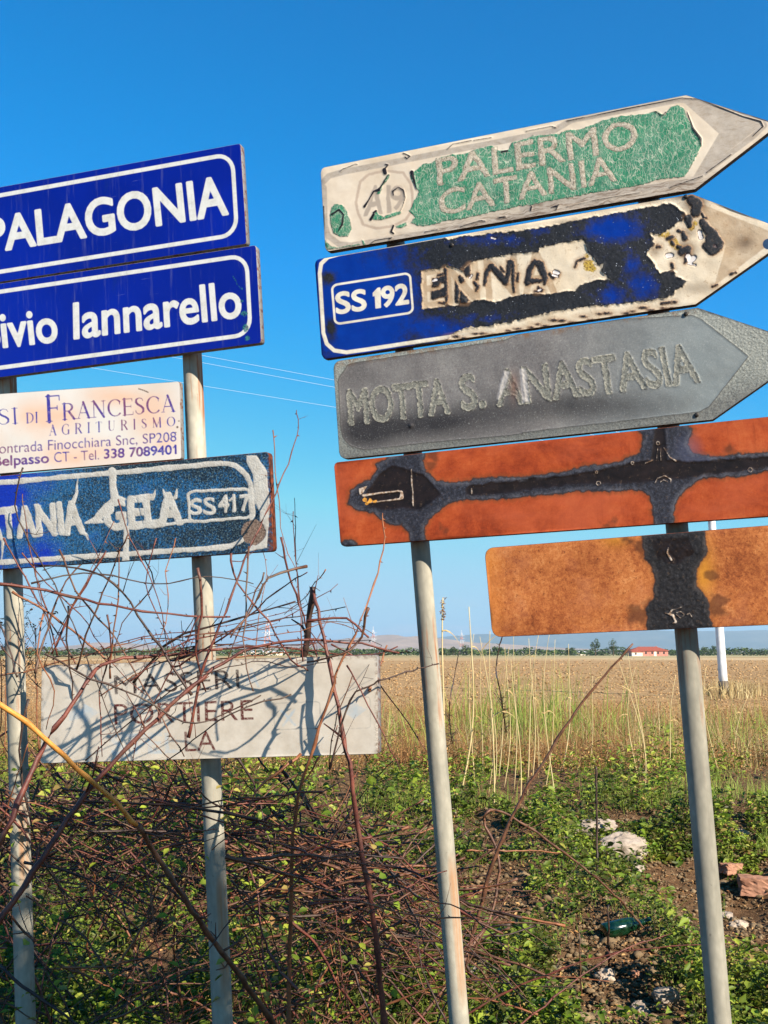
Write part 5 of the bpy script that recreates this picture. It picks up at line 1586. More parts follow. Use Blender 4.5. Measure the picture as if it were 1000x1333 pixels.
def cane(pts, r0, r1, mat, label, group=None, twigs=.12, thorns=True, seg=7, name='bramble_cane', twig_len=.10, cat='bramble'):
    """pts: (px, py, Y) photo pixel and metres away from the camera"""
    _seed[0] += 1
    W = [at(*p) for p in pts]
    base = W[0]
    bm = bmesh.new()
    cane_geo(bm, [w - base for w in W], r0, r1, _seed[0], thorns, twigs, seg, twig_len)
    o = bm_obj(name, bm, mat, None, True)
    o.location = base
    return tag(o, label, cat, group)


GND = lambda px_, py_: (px_, py_, float(from_px(np.array([float(px_)]), np.array([float(py_)]))[0, 1]))
cane([(505, 1420, 3.0), (500, 1333, 2.98), (490, 1220, 2.95), (478, 1150, 2.94), (466, 1070, 2.93), (458, 1010, 2.92), (447, 960, 2.92), (436, 900, 2.93), (424, 845, 2.95), (414, 795, 2.97), (407, 766, 3.0)], .0085, .0042, M_red,
     'long reddish cane dropping from the stump tip past the white sign', twigs=.10)
cane([(385, 900, 3.06), (392, 868, 3.05), (398, 840, 3.03), (403, 800, 3.01), (407, 764, 3.0)], .0085, .0085, M_dark, 'thick dark broken bramble stump standing up behind the white sign', twigs=.35, twig_len=.06)
cane([(378, 1400, 3.1), (378, 1180, 2.98), (385, 1060, 2.9), (400, 1000, 2.87), (415, 950, 2.86), (432, 900, 2.86), (440, 870, 2.86), (455, 840, 2.86), (478, 790, 2.88), (492, 745, 2.93), (500, 700, 2.99), (498, 668, 3.03)], .0068, .0016, M_tan,
     'tan bramble cane arching up to hang over the red rusted board', twigs=.05, twig_len=.06)
cane([(-60, 1250, 2.65), (-20, 1140, 2.67), (15, 1065, 2.7), (50, 985, 2.76), (94, 918, 2.8), (118, 880, 2.84), (145, 861, 2.9), (205, 853, 2.98), (290, 845, 3.0)], 0.0085, .0035, M_red, 'thick red bramble cane crossing the left end of the white sign', twigs=.12)
cane([(-80, 1330, 2.62), (-10, 1215, 2.65), (55, 1118, 2.7), (110, 1035, 2.76), (160, 980, 2.8), (205, 935, 2.83), (250, 895, 2.86), (290, 862, 2.9), (330, 843, 2.93), (390, 834, 2.95), (470, 838, 2.99), (520, 850, 3.0)], .0088, .0024, M_red,
     'thickest red bramble cane running diagonally over the MASSERIA lettering', twigs=.2)
o = cane([(-30, 895, 2.4), (0, 915, 2.45), (50, 955, 2.5), (100, 1000, 2.56), (150, 1045, 2.64), (178, 1074, 2.7)], .0066, .0055, M_yel, 'smooth yellow cane slanting down from the left edge', twigs=0, thorns=False)
cane([(178, 1074, 2.71), (205, 1115, 2.78), (240, 1170, 2.85), (290, 1240, 2.95), (345, 1315, 3.1), (400, 1400, 3.3)], .0062, .0085, M_brown, 'dark lower length of cane continuing under the yellow one', twigs=.1)
cane([(245, 960, 2.9), (262, 880, 2.9), (280, 830, 2.9), (300, 780, 2.91), (318, 730, 2.93), (333, 697, 2.95), (347, 668, 2.97), (364, 630, 3.0), (380, 590, 3.04), (388, 556, 3.07), (386, 534, 3.09)], .0042, .0011, M_red,
     'slender thorny red shoot rising past the right end of the SS417 sign', twigs=.10, twig_len=.04)
cane([(430, 1000, 2.9), (455, 912, 2.9), (479, 894, 2.9), (500, 884, 2.9), (523, 877, 2.92), (545, 871, 2.95), (571, 864, 3.0)], .0028, .0016, M_dark, 'thin dark twig reaching across the post under the red rusted board', twigs=.25, twig_len=.12)
cane([(585, 1290, 3.9), (612, 1230, 4.0), (640, 1130, 4.0), (660, 1080, 4.0), (690, 1020, 4.0), (716, 978, 4.0), (742, 938, 4.0), (768, 902, 4.0), (797, 868, 4.0), (824, 838, 4.0)], .0085, .0035, M_brown, 'straight brown cane leaning right toward the farmhouse', twigs=.05, twig_len=.05)
cane([(480, 1400, 3.8), (560, 1310, 3.9), (612, 1235, 4.0), (640, 1190, 4.1), (650, 1120, 4.15), (632, 1075, 4.2), (633, 1058, 4.2), (655, 1057, 4.25), (700, 1085, 4.3), (760, 1130, 4.4), (800, 1165, 4.5), (838, 1208, 4.7)], .006, .0042, M_brown, 'long looping cane arching over the weeds right of the third post', twigs=.07)
cane([(608, 1107, 4.4), (690, 1108, 4.5), (730, 1110, 4.6)], .0035, .002, M_tan, 'short level tan twig among the weeds right of the third post', twigs=.1)
cane([GND(778, 1150), (777, 1080, 7.6), (776, 998, 7.6)], .009, .007, M_dark, 'upright dark stick beside the white rubble chunk', twigs=0, thorns=False, name='stick', cat='stick')
cane([GND(793, 1268), (792, 1210, 5.4), (792, 1178, 5.4)], .006, .0045, M_dark, 'short upright stick in the bare soil by the green bottle', twigs=0, thorns=False, name='stick', cat='stick')
cane([GND(757, 1298), (756, 1260, 5.1), (754, 1215, 5.1)], .004, .003, M_brown, 'thin upright twig in the bare soil below the green bottle', twigs=0, thorns=False, name='stick', cat='stick')
cane([GND(690, 1340), (694, 1300, 4.7), (697, 1262, 4.7)], .010, .008, M_dark, 'thick dark stub standing at the lower edge between the right posts', twigs=.1, thorns=False, name='stick', cat='stick')
cane([(560, 1350, 4.2), (645, 1330, 4.5), (690, 1300, 4.8), (725, 1268, 5.1)], .006, .004, M_dark, 'dark branch lying over the bare soil near the lower edge', twigs=.15, name='stick', cat='stick')
cane([GND(660, 960), (652, 905, 9), (646, 870, 9), (652, 835, 9), (664, 805, 9)], .010, .005, M_dark, 'dark bent weed stalk in front of the reeds', twigs=.2, thorns=False, name='weed_stalk', cat='stalk')
cane([GND(590, 975), (585, 930, 8), (592, 880, 8), (598, 848, 8)], .007, .003, M_dark, 'dark leafless stalk right beside the third post', twigs=.3, thorns=False, name='weed_stalk', cat='stalk')

G_TAN = 'bramble shoots tangled around the left posts'
TL_ = 'thin leafless bramble shoot in the tangle around the two left posts'
mats = [M_red, M_red, M_brown, M_dark, M_tan]
TLS = ['thin leafless %s bramble shoot in the tangle around the two left posts' % c_ for c_ in ('dark red', 'dark red', 'brown', 'blackish', 'tan')]
# traced shoots that show against the sky and the white sign
traced = [
    [(0, 760), (60, 768), (130, 785), (220, 800), (300, 803)], [(5, 700), (25, 738), (60, 800), (95, 860), (110, 905)], [(78, 715), (100, 770), (150, 830), (190, 900), (240, 985)],
    [(30, 610), (20, 660), (40, 710), (70, 760), (110, 850), (150, 950), (175, 1000)], [(15, 770), (80, 810), (140, 860), (200, 930), (250, 960), (300, 1010)], [(155, 650), (170, 700), (200, 760), (215, 820), (225, 880)],
    [(205, 700), (190, 760), (215, 820), (240, 880), (255, 960)], [(345, 745), (320, 800), (300, 850), (280, 905), (262, 985)], [(250, 905), (220, 860), (180, 800), (150, 760), (100, 738), (40, 735)],
    [(355, 560), (358, 600), (362, 650), (370, 705), (386, 742)], [(240, 830), (330, 815), (380, 800), (440, 760)], [(225, 870), (290, 830), (360, 770), (400, 745)], [(400, 738), (350, 752), (330, 790), (300, 830)],
    [(170, 895), (240, 850), (320, 815), (400, 800), (450, 790)], [(130, 905), (210, 862), (300, 838), (390, 822), (430, 810), (480, 828)], [(300, 720), (310, 760), (350, 810), (378, 860), (410, 880), (480, 990)],
    [(366, 700), (380, 760), (395, 800), (410, 850), (425, 880)], [(325, 712), (322, 770), (318, 850), (330, 900)], [(60, 850), (120, 885), (180, 905), (240, 940), (280, 935), (340, 905)], [(0, 880), (50, 870), (120, 850), (200, 830), (260, 838)],
    [(400, 808), (450, 805), (480, 830)], [(452, 865), (470, 900), (500, 960), (520, 1000)], [(180, 720), (200, 760), (160, 810), (150, 860), (165, 930)], [(110, 990), (170, 940), (240, 890), (330, 862), (380, 868), (425, 862)],
    [(480, 700 + 200), (492, 870), (504, 840)], [(430, 840), (470, 862), (520, 925), (560, 985)], [(260, 800), (235, 850), (205, 905), (180, 960), (170, 1010)], [(460, 880), (440, 930), (430, 1000), (450, 1080)],
    [(90, 790), (88, 850), (95, 905), (90, 960)], [(55, 800), (50, 850), (70, 900), (60, 950)], [(140, 800), (145, 850), (130, 900), (133, 985)], [(350, 870), (370, 905), (360, 950), (385, 1000)], [(478, 790), (470, 830), (445, 850), (400, 862)],
    [(40, 760), (110, 745), (200, 760), (270, 750), (330, 760)], [(425, 740), (410, 760), (395, 780), (370, 800)], [(30, 720), (60, 760), (105, 800), (150, 870), (190, 905)], [(258, 740), (262, 800), (256, 850), (268, 900)],
    [(0, 840), (60, 900), (120, 935), (190, 990), (260, 1060)], [(380, 905), (300, 930), (220, 990), (150, 1060)], [(230, 700), (215, 745), (220, 790), (200, 850)],
]
rr = random.Random(5)
for i in range(9):      # the bundle that sweeps over the top of the white sign
    x0 = rr.uniform(40, 230); x1 = rr.uniform(330, 520); y0 = rr.uniform(850, 890); y1 = rr.uniform(795, 858)
    ym = (y0 + y1) / 2 - rr.uniform(-5, 38)
    traced.append([(x0, y0), (x0 + (x1 - x0) * .3, y0 + (ym - y0) * .75), (x0 + (x1 - x0) * .6, ym), (x1, y1), (x1 + rr.uniform(10, 50), y1 + rr.uniform(-14, 26))])
for i in range(11):      # upright wands against the sky
    x0 = rr.uniform(0, 420); y0 = rr.uniform(850, 885); dx = rr.uniform(-70, 90)
    traced.append([(x0, y0), (x0 + dx * .3, y0 - 60), (x0 + dx * .7, y0 - 120), (x0 + dx * 1.1 + rr.uniform(-15, 15), y0 - rr.uniform(150, 210))])
for i, t in enumerate(traced):
    Y0 = rr.uniform(2.72, 3.02); Y1 = rr.uniform(2.72, 3.04)
    if (i < 41 and i % 3 == 1) or (i >= 41 and i % 3): Y0 = rr.uniform(3.18, 3.4); Y1 = rr.uniform(3.16, 3.4)
    pts = [(x, y, Y0 + (Y1 - Y0) * k / (len(t) - 1) + rr.uniform(-.03, .03)) for k, (x, y) in enumerate(t)]
    if i == 10 or i == 9: pts = [(x, y, 3.02) for x, y in t]
    rr_ = rr.uniform(.0015, .0030) if i % 4 else rr.uniform(.003, .0045)
    cane(pts, rr_, rr_ * .55, mats[i % 5], TLS[i % 5], G_TAN, twigs=.11, twig_len=.09, seg=5)
# shoots that grow from the ground through the tangle
for i in range(56):
    bx = rr.uniform(-60, 540); Y = rr.uniform(3.3, 4.4)
    z0 = float(gz(0, Y))
    x = (bx - 500) / FPX * Y; y = Y
    ang = rr.uniform(-1.2, 1.2); L = rr.uniform(.7, 1.6); el_ = rr.uniform(.5, 1.3)
    P = []
    p = Vector((x, y, z0)); v = Vector((math.sin(ang) * math.cos(el_), rr.uniform(-.2, .25), math.sin(el_)))
    for k in range(9):
        P.append(p.copy()); p = p + v * L / 8
        v = (v + Vector((rr.uniform(-.16, .16), rr.uniform(-.1, .1), -.13))).normalized()
    bm = bmesh.new(); b0 = P[0].copy()
    cane_geo(bm, [q - b0 for q in P], rr.uniform(.003, .006), .0014, i, True, .16, 5, .10)
    o = bm_obj('bramble_cane', bm, mats[(i * 2) % 5], None, True); o.location = b0
    tag(o, TLS[(i * 2) % 5], 'bramble', G_TAN)
# the dense low mat of dead stems: one mass
for mi, (mat_, cnt) in enumerate(((M_brown, 330), (M_red, 120), (M_dark, 190), (M_tan, 110))):
    bm = bmesh.new()
    for i in range(cnt):
        u = rr.random()
        bx = rr.uniform(-90, 480) if u < .8 else rr.uniform(400, 600)
        by = rr.triangular(1000, 1190, 1050) if (rr.random() < .78 or bx > 480) else rr.uniform(1150, 1400)
        if bx > 300: by += (bx - 300) * .45
        Y = rr.uniform(3.3, 5.0) if rr.random() < .95 else rr.uniform(2.8, 3.0)
        c = at(bx, by, Y)
        zlo = float(gz(c.x, c.y)) + .02
        if c.z < zlo: c.z = zlo + rr.uniform(0, .15)
        ang = rr.gauss(0, .5) if rr.random() < .75 else rr.uniform(-1.5, 1.5)
        L = rr.uniform(.25, .85)
        v = Vector((math.cos(ang), rr.uniform(-.6, .6), math.sin(ang))).normalized()
        if rr.random() < .5: v.x = -v.x
        P = []; p = c - v * L * .5
        for k in range(6):
            q = p.copy(); q.z = max(q.z, float(gz(q.x, q.y)) + .01); P.append(q); p = p + v * L / 5
            v = (v + Vector((rr.uniform(-.35, .35), rr.uniform(-.3, .3), rr.uniform(-.34, .24)))).normalized()
        cane_geo(bm, P, rr.uniform(.0018, .0052), .0012, i, rr.random() < .5, .12, 4, .08)
    o = bm_obj('bramble_tangle', bm, mat_, None, True)
    tag(o, kind='stuff')
# a few live and dead leaves in the tangle
px = rng.uniform(-60, 520, 2600); py = rng.uniform(1000, 1420, 2600); Yd = rng.uniform(3.1, 4.6, 2600)
P = np.array([list(at(a, b, c)) for a, b, c in zip(px, py, Yd)]); zz = gz(P[:, 0], P[:, 1])
P = P[(P[:, 2] > zz) & (fbm(P[:, 0] * 4, P[:, 2] * 4, seed=701) > .48)]
tag(leaves('bramble_leaves', P, .027, M_leaf, rnd=rng.uniform(.4, 1, len(P)), aspect=.7), kind='stuff')
# dry weeds with seed heads at the left edge
P = []
for i in range(9):
    bx = rr.uniform(-25, 70); Y = rr.uniform(3.6, 4.4)
    tops = []
    bm = bmesh.new(); b0 = at(bx, 980, Y)
    main = [b0, at(bx + rr.uniform(-8, 8), 900, Y), at(bx + rr.uniform(-16, 16), rr.uniform(790, 840), Y)]
    cane_geo(bm, [q - b0 for q in main], .0028, .0012, i + 50, False, 0, 4)
    for k in range(9):
        m_ = main[1].lerp(main[2], rr.random()); e_ = m_ + Vector((rr.uniform(-.07, .07), rr.uniform(-.03, .03), rr.uniform(.02, .1)))
        tube(bm, [m_ - b0, e_ - b0], .001, 3); tops.append(e_)
    o = bm_obj('dry_weed', bm, M_tan, None, True); o.location = b0
    tag(o, 'dry branching weed with seed heads by the leftmost post', 'weed', 'dry weeds by the leftmost post')
    P = np.array([[t_.x + rr.gauss(0, .006), t_.y + rr.gauss(0, .006), t_.z + rr.gauss(0, .006)] for t_ in tops + [main[2]] for _ in range(6)])
    leaves('seed_head', P - np.array(b0), .011, M_husk, rnd=rng.uniform(.4, 1, len(P)), aspect=.5, parent=o)

# ------------------------------------------------------------------ reeds behind
def reed(px_, ptop, pbase, Y, r, label, leafs=3, plume=False, bend=0.0):
    b = at(px_ + (0), pbase, Y); t = at(ptop[0], ptop[1], Y)
    z0 = float(gz(b.x, b.y)); b = Vector((b.x, b.y, z0 - .02))
    root = empty('dry_reed', b)
    tag(root, label, 'reed', 'dry reeds at the field edge')
    L = (t - b)
    bm = bmesh.new()
    P = [L * (k / 12) + Vector((math.sin(k * .5) * .012 + bend * (k / 12) ** 2, 0, 0)) for k in range(13)]
    lean_ = rr.uniform(-.10, .10); P = [p_ + Vector((lean_ * math.sin(k * math.pi / 12) , 0, 0)) for k, p_ in enumerate(P)]
    rad = [r * (1 - .6 * k / 12) * (1.25 if k % 2 == 0 else 1) for k in range(13)]
    tube(bm, P, rad, 6)
    bm.verts.layers.float.new('rnd')
    o = bm_obj('stem', bm, M_reed, root, True)
    for a in o.data.attributes:
        if a.name == 'rnd':
            for d_ in a.data: d_.value = rr.uniform(.3, .9)
    for k in range(leafs):
        i = rr.randint(4, 11); s_ = 1 if rr.random() < .5 else -1
        l = rr.uniform(.08, .30)
        dr_, up_, dn_ = rr.uniform(.3, 1.0), rr.uniform(.1, 1.2), rr.uniform(.2, 1.4)
        bm = bmesh.new(); prev = None
        for j in range(6):
            q = j / 5
            c = P[i] + Vector((s_ * l * q * dr_, rr.uniform(-.01, .01), l * (q * up_ - q * q * dn_)))
            w_ = .006 * (1 - q) + .001
            cur = (bm.verts.new(c + Vector((0, w_ * .6, w_))), bm.verts.new(c - Vector((0, w_ * .6, w_))))
            if prev: bm.faces.new((prev[0], prev[1], cur[1], cur[0]))
            prev = cur
        bm_obj('leaf', bm, M_reed, root)
    if plume:
        P2 = np.array([[P[-1].x + b.x + rr.gauss(0, .012), b.y + rr.gauss(0, .01), P[-1].z + b.z - rr.uniform(0, .22)] for _ in range(90)])
        o = leaves('plume', P2 - np.array(b), .03, M_husk, rnd=rng.uniform(.5, 1, 90), aspect=.25, parent=root)


reed(574, (577, 778), 960, 10.5, .011, 'tall dry reed with a drooping brown tip just right of the third post', 3, True)
reed(598, (607, 790), 960, 10.5, .009, 'tall thin dry reed second from the third post', 2, False, .03)
RL = 'pale dry reed stalk in the clump under the orange rusted board'
for (a, b_, c_) in ((618, 616, 810), (628, 622, 806), (634, 633, 822), (642, 645, 812), (648, 652, 826), (655, 650, 832), (668, 672, 826), (676, 668, 836), (685, 692, 828), (692, 688, 840), (706, 716, 832), (722, 714, 826), (730, 734, 838), (640, 628, 838), (700, 694, 850)):
    reed(a, (b_ + rr.uniform(-12, 12), c_ + rr.uniform(-10, 30)), 965, rr.uniform(9.5, 12), rr.uniform(.003, .006), RL, rr.randint(0, 2))
for (a, b_, c_) in ((836, 806, 862), (842, 818, 850), (831, 828, 868), (870, 880, 880), (935, 920, 868), (950, 975, 905), (765, 772, 880)):
    reed(a, (b_, c_), 975, rr.uniform(10, 13), .005, 'thin dry grass stalk between the right posts', 1)

# green cane leaves in that clump
px = rng.normal(680, 55, 420); py = rng.uniform(945, 985, 420); P = from_px(px, py)
tag(blades('reed_leaves', P, 1.05, .016, M_green, .45, seg=5), kind='stuff')
px = rng.normal(670, 70, 300); py = rng.uniform(940, 985, 300); P = from_px(px, py)
tag(blades('dry_reed_leaves', P, .75, .012, M_dry, .5, seg=4), kind='stuff')
px = rng.uniform(500, 1050, 900); py = rng.uniform(950, 1000, 900); P = from_px(px, py)
tag(blades('tall_green_grass', P, .62, .014, M_green, .45, seg=4), kind='stuff')
px = rng.normal(955, 22, 700); py = rng.normal(905, 3, 700); P = from_px(px, py)
tag(blades('dry_grass', P, .5, .03, M_dry, .6), kind='stuff')

# ------------------------------------------------------------------ rubble, bottle
def rock(name, px_, py_, sx, sy, sz, mat, label, cat, rot=0, boxy=0.0, group=None, sink=.42):
    c = from_px(np.array([float(px_)]), np.array([float(py_)]))[0]
    bm = bmesh.new()
    if boxy > .5:
        bmesh.ops.create_cube(bm, size=1.6)
        bmesh.ops.subdivide_edges(bm, edges=bm.edges, cuts=7, use_grid_fill=True)
    else:
        bmesh.ops.create_icosphere(bm, subdivisions=4, radius=1)
    sd = rr.randint(0, 9999)
    for v in bm.verts:
        p = v.co.copy()
        d = (fbm([p.x * 1.9], [p.y * 1.9], [p.z * 1.9], seed=sd, octv=4)[0] - .5) * 1.5
        d2 = (fbm([p.x * 5], [p.y * 5], [p.z * 5], seed=sd + 3, octv=3)[0] - .5)
        v.co = p * (1 + d * .7 * (1 - boxy * .7) + d2 * .16)
        v.co = Vector((v.co.x * sx, v.co.y * sy, v.co.z * sz))
    bmesh.ops.rotate(bm, cent=(0, 0, 0), matrix=Matrix.Rotation(rot, 3, 'Z') @ Matrix.Rotation(rr.uniform(-.25, .25), 3, 'Y'), verts=bm.verts)
    o = bm_obj(name, bm, mat, None, False)
    o.location = (c[0], c[1], c[2] + sz * (1 - sink))
    return tag(o, label, cat, group)


def stone_mat(name, a, b):
    n = NT(name)
    f = n.noise(9, 7, .6)
    col = n.ramp(f, [(.3, a), (.55, b)])
    col = n.mix(n.rng(n.noise(60, 5, .8), .5, .75, 0, .4), col, S(96, 84, 70))
    return n.done(col, .9, 0, n.bump(n.noise(50, 7, .75), .5, .003), .15)


M_white = stone_mat('pale_rubble', S(96, 84, 72), S(162, 148, 134))
M_brick = stone_mat('broken_brick', S(112, 74, 58), S(166, 122, 98))
M_stone = stone_mat('field_stone', S(120, 104, 88), S(184, 166, 146))
rock('rubble_chunk', 764, 1090, .26, .10, .08, M_white, 'flat white chunk of rubble lying behind the upright stick', 'rubble', .1, .45)
rock('rubble_chunk', 812, 1117, .24, .11, .12, M_white, 'largest white rubble chunk, rough and tilted, in the weeds', 'rubble', .45, .4)
rock('rubble_chunk', 830, 1138, .06, .05, .04, M_white, 'small white lump just below the largest rubble chunk', 'rubble', .4)
rock('broken_brick', 952, 1142, .10, .06, .045, M_brick, 'small tan piece of broken brick right of the fourth post', 'brick', .5, .7)
rock('broken_brick', 985, 1160, .14, .08, .075, M_brick, 'reddish broken brick at the right edge of the photo', 'brick', -.2, .8)
rock('stone', 900, 1188, .035, .035, .032, M_stone, 'round grey stone beside the fourth post', 'stone')
rock('stone', 893, 1199, .022, .02, .018, M_white, 'small pale pebble by the round grey stone', 'stone')
rock('stone', 867, 1308, .075, .05, .045, M_white, 'angular pale stone near the foot of the fourth post', 'stone', .6, .5)
rock('stone', 832, 1318, .04, .035, .045, M_white, 'white stone left of the angular pale one in the soil', 'stone')
rock('stone', 788, 1280, .045, .04, .04, M_stone, 'brown stone in the bare soil by the short stick', 'stone')
rock('stone', 828, 1272, .022, .02, .018, M_brick, 'small orange pebble in the bare soil', 'stone')
rock('stone', 806, 1276, .015, .014, .012, M_white, 'tiny white pebble in the bare soil', 'stone')
rock('stone', 881, 1068, .05, .03, .02, M_white, 'flat pale stone in the weeds near the top of the bank', 'stone')
rock('stone', 962, 1205, .05, .04, .03, M_stone, 'grey stone in the hollow right of the fourth post', 'stone')
rock('stone', 944, 1195, .04, .04, .03, M_white, 'pale stone in the hollow beside the fourth post', 'stone')
rock('stone', 968, 1085, .06, .04, .03, M_stone, 'grey stone among weeds at the right edge', 'stone')
rock('stone', 553, 1050, .07, .05, .035, M_white, 'white stone left of the third post among weeds', 'stone')
rock('stone', 590, 1056, .03, .03, .025, M_white, 'small white stone right of the third post', 'stone')
rock('stone', 518, 1205, .05, .04, .025, M_stone, 'tan stone on the soil left of the third post', 'stone')
rock('stone', 618, 1270, .03, .03, .02, M_white, 'small pale stone at the foot of the third post', 'stone')
rock('tile_fragment', 392, 1083, .075, .04, .02, M_brick, 'orange tile fragment under the bramble tangle', 'tile', .2, .7)
rock('paper_scrap', 218, 1061, .035, .02, .03, M_white, 'crumpled white scrap caught in the brambles', 'litter')

# green bottle
c = from_px(np.array([745.0]), np.array([1222.0]))[0]
prof = [(0, 0), (.030, .0), (.034, .006), (.034, .15), (.031, .172), (.020, .200), (.0135, .222), (.013, .262), (.0155, .264), (.0155, .274), (.012, .276), (.012, .22), (.029, .17), (.031, .15), (.031, .01), (0, .008)]
bm = bmesh.new(); prev = None
for r_, z_ in prof:
    cur = [bm.verts.new((max(r_, .0005) * math.cos(2 * math.pi * k / 24), max(r_, .0005) * math.sin(2 * math.pi * k / 24), z_)) for k in range(24)]
    if prev:
        for k in range(24): bm.faces.new((prev[k], prev[(k + 1) % 24], cur[(k + 1) % 24], cur[k]))
    prev = cur
n = NT('green_glass'); gcol = n.ramp(n.noise(30, 5), [(.4, S(4, 34, 16)), (.7, S(30, 70, 44))])
n.done(gcol, n.rng(n.noise(40, 5), .4, .7, .06, .3), 0, None, .6)
n.b.inputs['Transmission Weight'].default_value = .35; n.b.inputs['Coat Weight'].default_value = .5
o = bm_obj('glass_bottle', bm, n.m, None, True)
o.scale = (1.3, 1.3, 1.1); o.location = (c[0] + .16, c[1] - .05, c[2] + .05); o.rotation_euler = (R(84), 0, R(112))
tag(o, 'green glass bottle lying in the bare soil', 'bottle')

# ------------------------------------------------------------------ far white pole, wires, pylons
n = NT('white_pole_paint'); M_wp = n.done(n.ramp(n.noise(3, 5), [(.35, S(190, 190, 190)), (.7, S(226, 226, 226))]), .5, 0)
n = NT('pole_foot'); M_wf = n.done(n.ramp(n.noise(8, 5), [(.35, S(70, 62, 56)), (.7, S(120, 108, 96))]), .9, 0)
YB = 33.0
b = at(943, 903, YB); t = at(927.5, 690, YB); tt = t + (t - b) * .5
b.z = float(gz(b.x, b.y)) - .1
root = empty('utility_pole', b); tag(root, 'white pole standing alone in the ploughed field', 'pole')
d = (tt - b)
bm = bmesh.new(); tube(bm, [d * (.02 + .98 * k / 10) for k in range(11)], [.135 - .03 * k / 10 for k in range(11)], 20); bm_obj('shaft', bm, M_wp, root, True)
bm = bmesh.new(); tube(bm, [Vector((0, 0, -.1)), d * .05, d * .075], [.15, .15, .15], 20); bm_obj('foot', bm, M_wf, root, True)
n = NT('wire'); M_w = n.done(S(190, 205, 220), .5, .3)


def wire(p0, p1, Y0, Y1, label, sag=.4):
    a = at(p0[0], p0[1], Y0); b = at(p1[0], p1[1], Y1)
    bm = bmesh.new()
    tube(bm, [(a.lerp(b, k / 40) - a) - Vector((0, 0, sag * 4 * (k / 40) * (1 - k / 40))) for k in range(41)], .009, 5)
    o = bm_obj('overhead_wire', bm, M_w, None, True); o.location = a
    tag(o, label, 'wire')


wire((-300, 357), (1400, 670), 55, 60, 'uppermost pale overhead wire between the two sign groups', .1)
wire((-300, 366), (1400, 680), 55, 60, 'second pale overhead wire just under the uppermost one', .1)
wire((-300, 410), (1400, 682), 55, 60, 'lowest pale overhead wire between the two sign groups', .1)


def bar(bm, a, b, r):
    tube(bm, [a, b], r, 4)


def pylon(px_, ptop, Y, label):
    t = at(px_, ptop, Y); H = t.z - .3
    root = empty('lattice_mast', (t.x, Y, .2)); tag(root, label, 'mast')
    n = [M_pr, M_pw]
    w0 = H * .11
    for s_ in range(6):
        z0, z1 = H * s_ / 6, H * (s_ + 1) / 6
        a, b = w0 * (1 - z0 / H * .8), w0 * (1 - z1 / H * .8)
        bm = bmesh.new()
        C4 = [(1, 1), (1, -1), (-1, -1), (-1, 1)]
        for i, (sx, sy) in enumerate(C4):
            nx_, ny_ = C4[(i + 1) % 4]
            bar(bm, Vector((sx * a, sy * a, z0)), Vector((sx * b, sy * b, z1)), H * .012)
            bar(bm, Vector((sx * a, sy * a, z0)), Vector((nx_ * b, ny_ * b, z1)), H * .007)
            bar(bm, Vector((nx_ * a, ny_ * a, z0)), Vector((sx * b, sy * b, z1)), H * .007)
        bm_obj('lattice_section', bm, n[s_ % 2], root)
    bm = bmesh.new(); bar(bm, Vector((0, 0, H)), Vector((0, 0, H * 1.15)), H * .012)
    for z_ in (.62, .75, .88): bar(bm, Vector((-H * .16, 0, H * z_)), Vector((H * .16, 0, H * z_)), H * .010)
    bm_obj('antenna', bm, M_pw, root)


n = NT('mast_red'); M_pr = n.done(S(190, 140, 132), .6)
n = NT('mast_white'); M_pw = n.done(S(196, 196, 200), .6)
pylon(348.5, 806, 1500, 'red and white lattice mast far off, seen above the low white sign')
pylon(486, 820, 1700, 'red and white lattice mast far off, left of the third post')
pylon(601, 824, 2100, 'small distant mast right of the third post')

# ------------------------------------------------------------------ far trees, hedges, farmhouse
def crown_pts(n_, w, h, seed, kind='round'):
    r_ = np.random.default_rng(seed)
    L = []
    for _ in range(9 if kind == 'round' else 12):
        L.append((r_.uniform(-.32, .32) * w, r_.uniform(-.3, .3) * w, r_.uniform(.35, .88) * h, r_.uniform(.16, .3) * w))
    P = []
    for cx, cy, cz, cr in L:
        m = n_ // len(L)
        v = r_.normal(0, 1, (m, 3)); v /= np.linalg.norm(v, axis=1)[:, None]
        P.append(np.array([cx, cy, cz]) + v * cr * r_.uniform(.6, 1.1, (m, 1)) * np.array([1, 1, 1.25 if kind != 'round' else .9]))
    return np.vstack(P)


n = NT('far_bark'); M_bark = n.done(S(90, 74, 58), .9)


def tree(px_, ptop, w_px, Y, label, seed, kind='round', group='trees along the far edge of the field', n_=700):
    t = at(px_, ptop, Y); H = t.z - .3; w = w_px / FPX * Y
    root = empty('field_tree', (t.x, Y, .25)); tag(root, label, 'tree', group)
    bm = bmesh.new()
    tube(bm, [(0, 0, -.3), (H * .02, 0, H * .3), (0, 0, H * .62)], [H * .035, H * .028, H * .012], 7)
    for a in range(4):
        an = a * 1.7 + seed
        tube(bm, [(0, 0, H * .35), (math.cos(an) * w * .15, math.sin(an) * w * .15, H * .55), (math.cos(an) * w * .28, math.sin(an) * w * .28, H * .75)], [H * .015, H * .01, H * .004], 5)
    bm_obj('trunk', bm, M_bark, root)
    P = crown_pts(n_, w, H, seed, kind)
    rn = np.clip(.2 + .7 * fbm(P[:, 0] / w * 5, P[:, 2] / w * 5, seed=seed) + rng.normal(0, .15, len(P)), 0, 1)
    leaves('crown', P, w * .09, M_tree, rnd=rn, aspect=.8, parent=root)


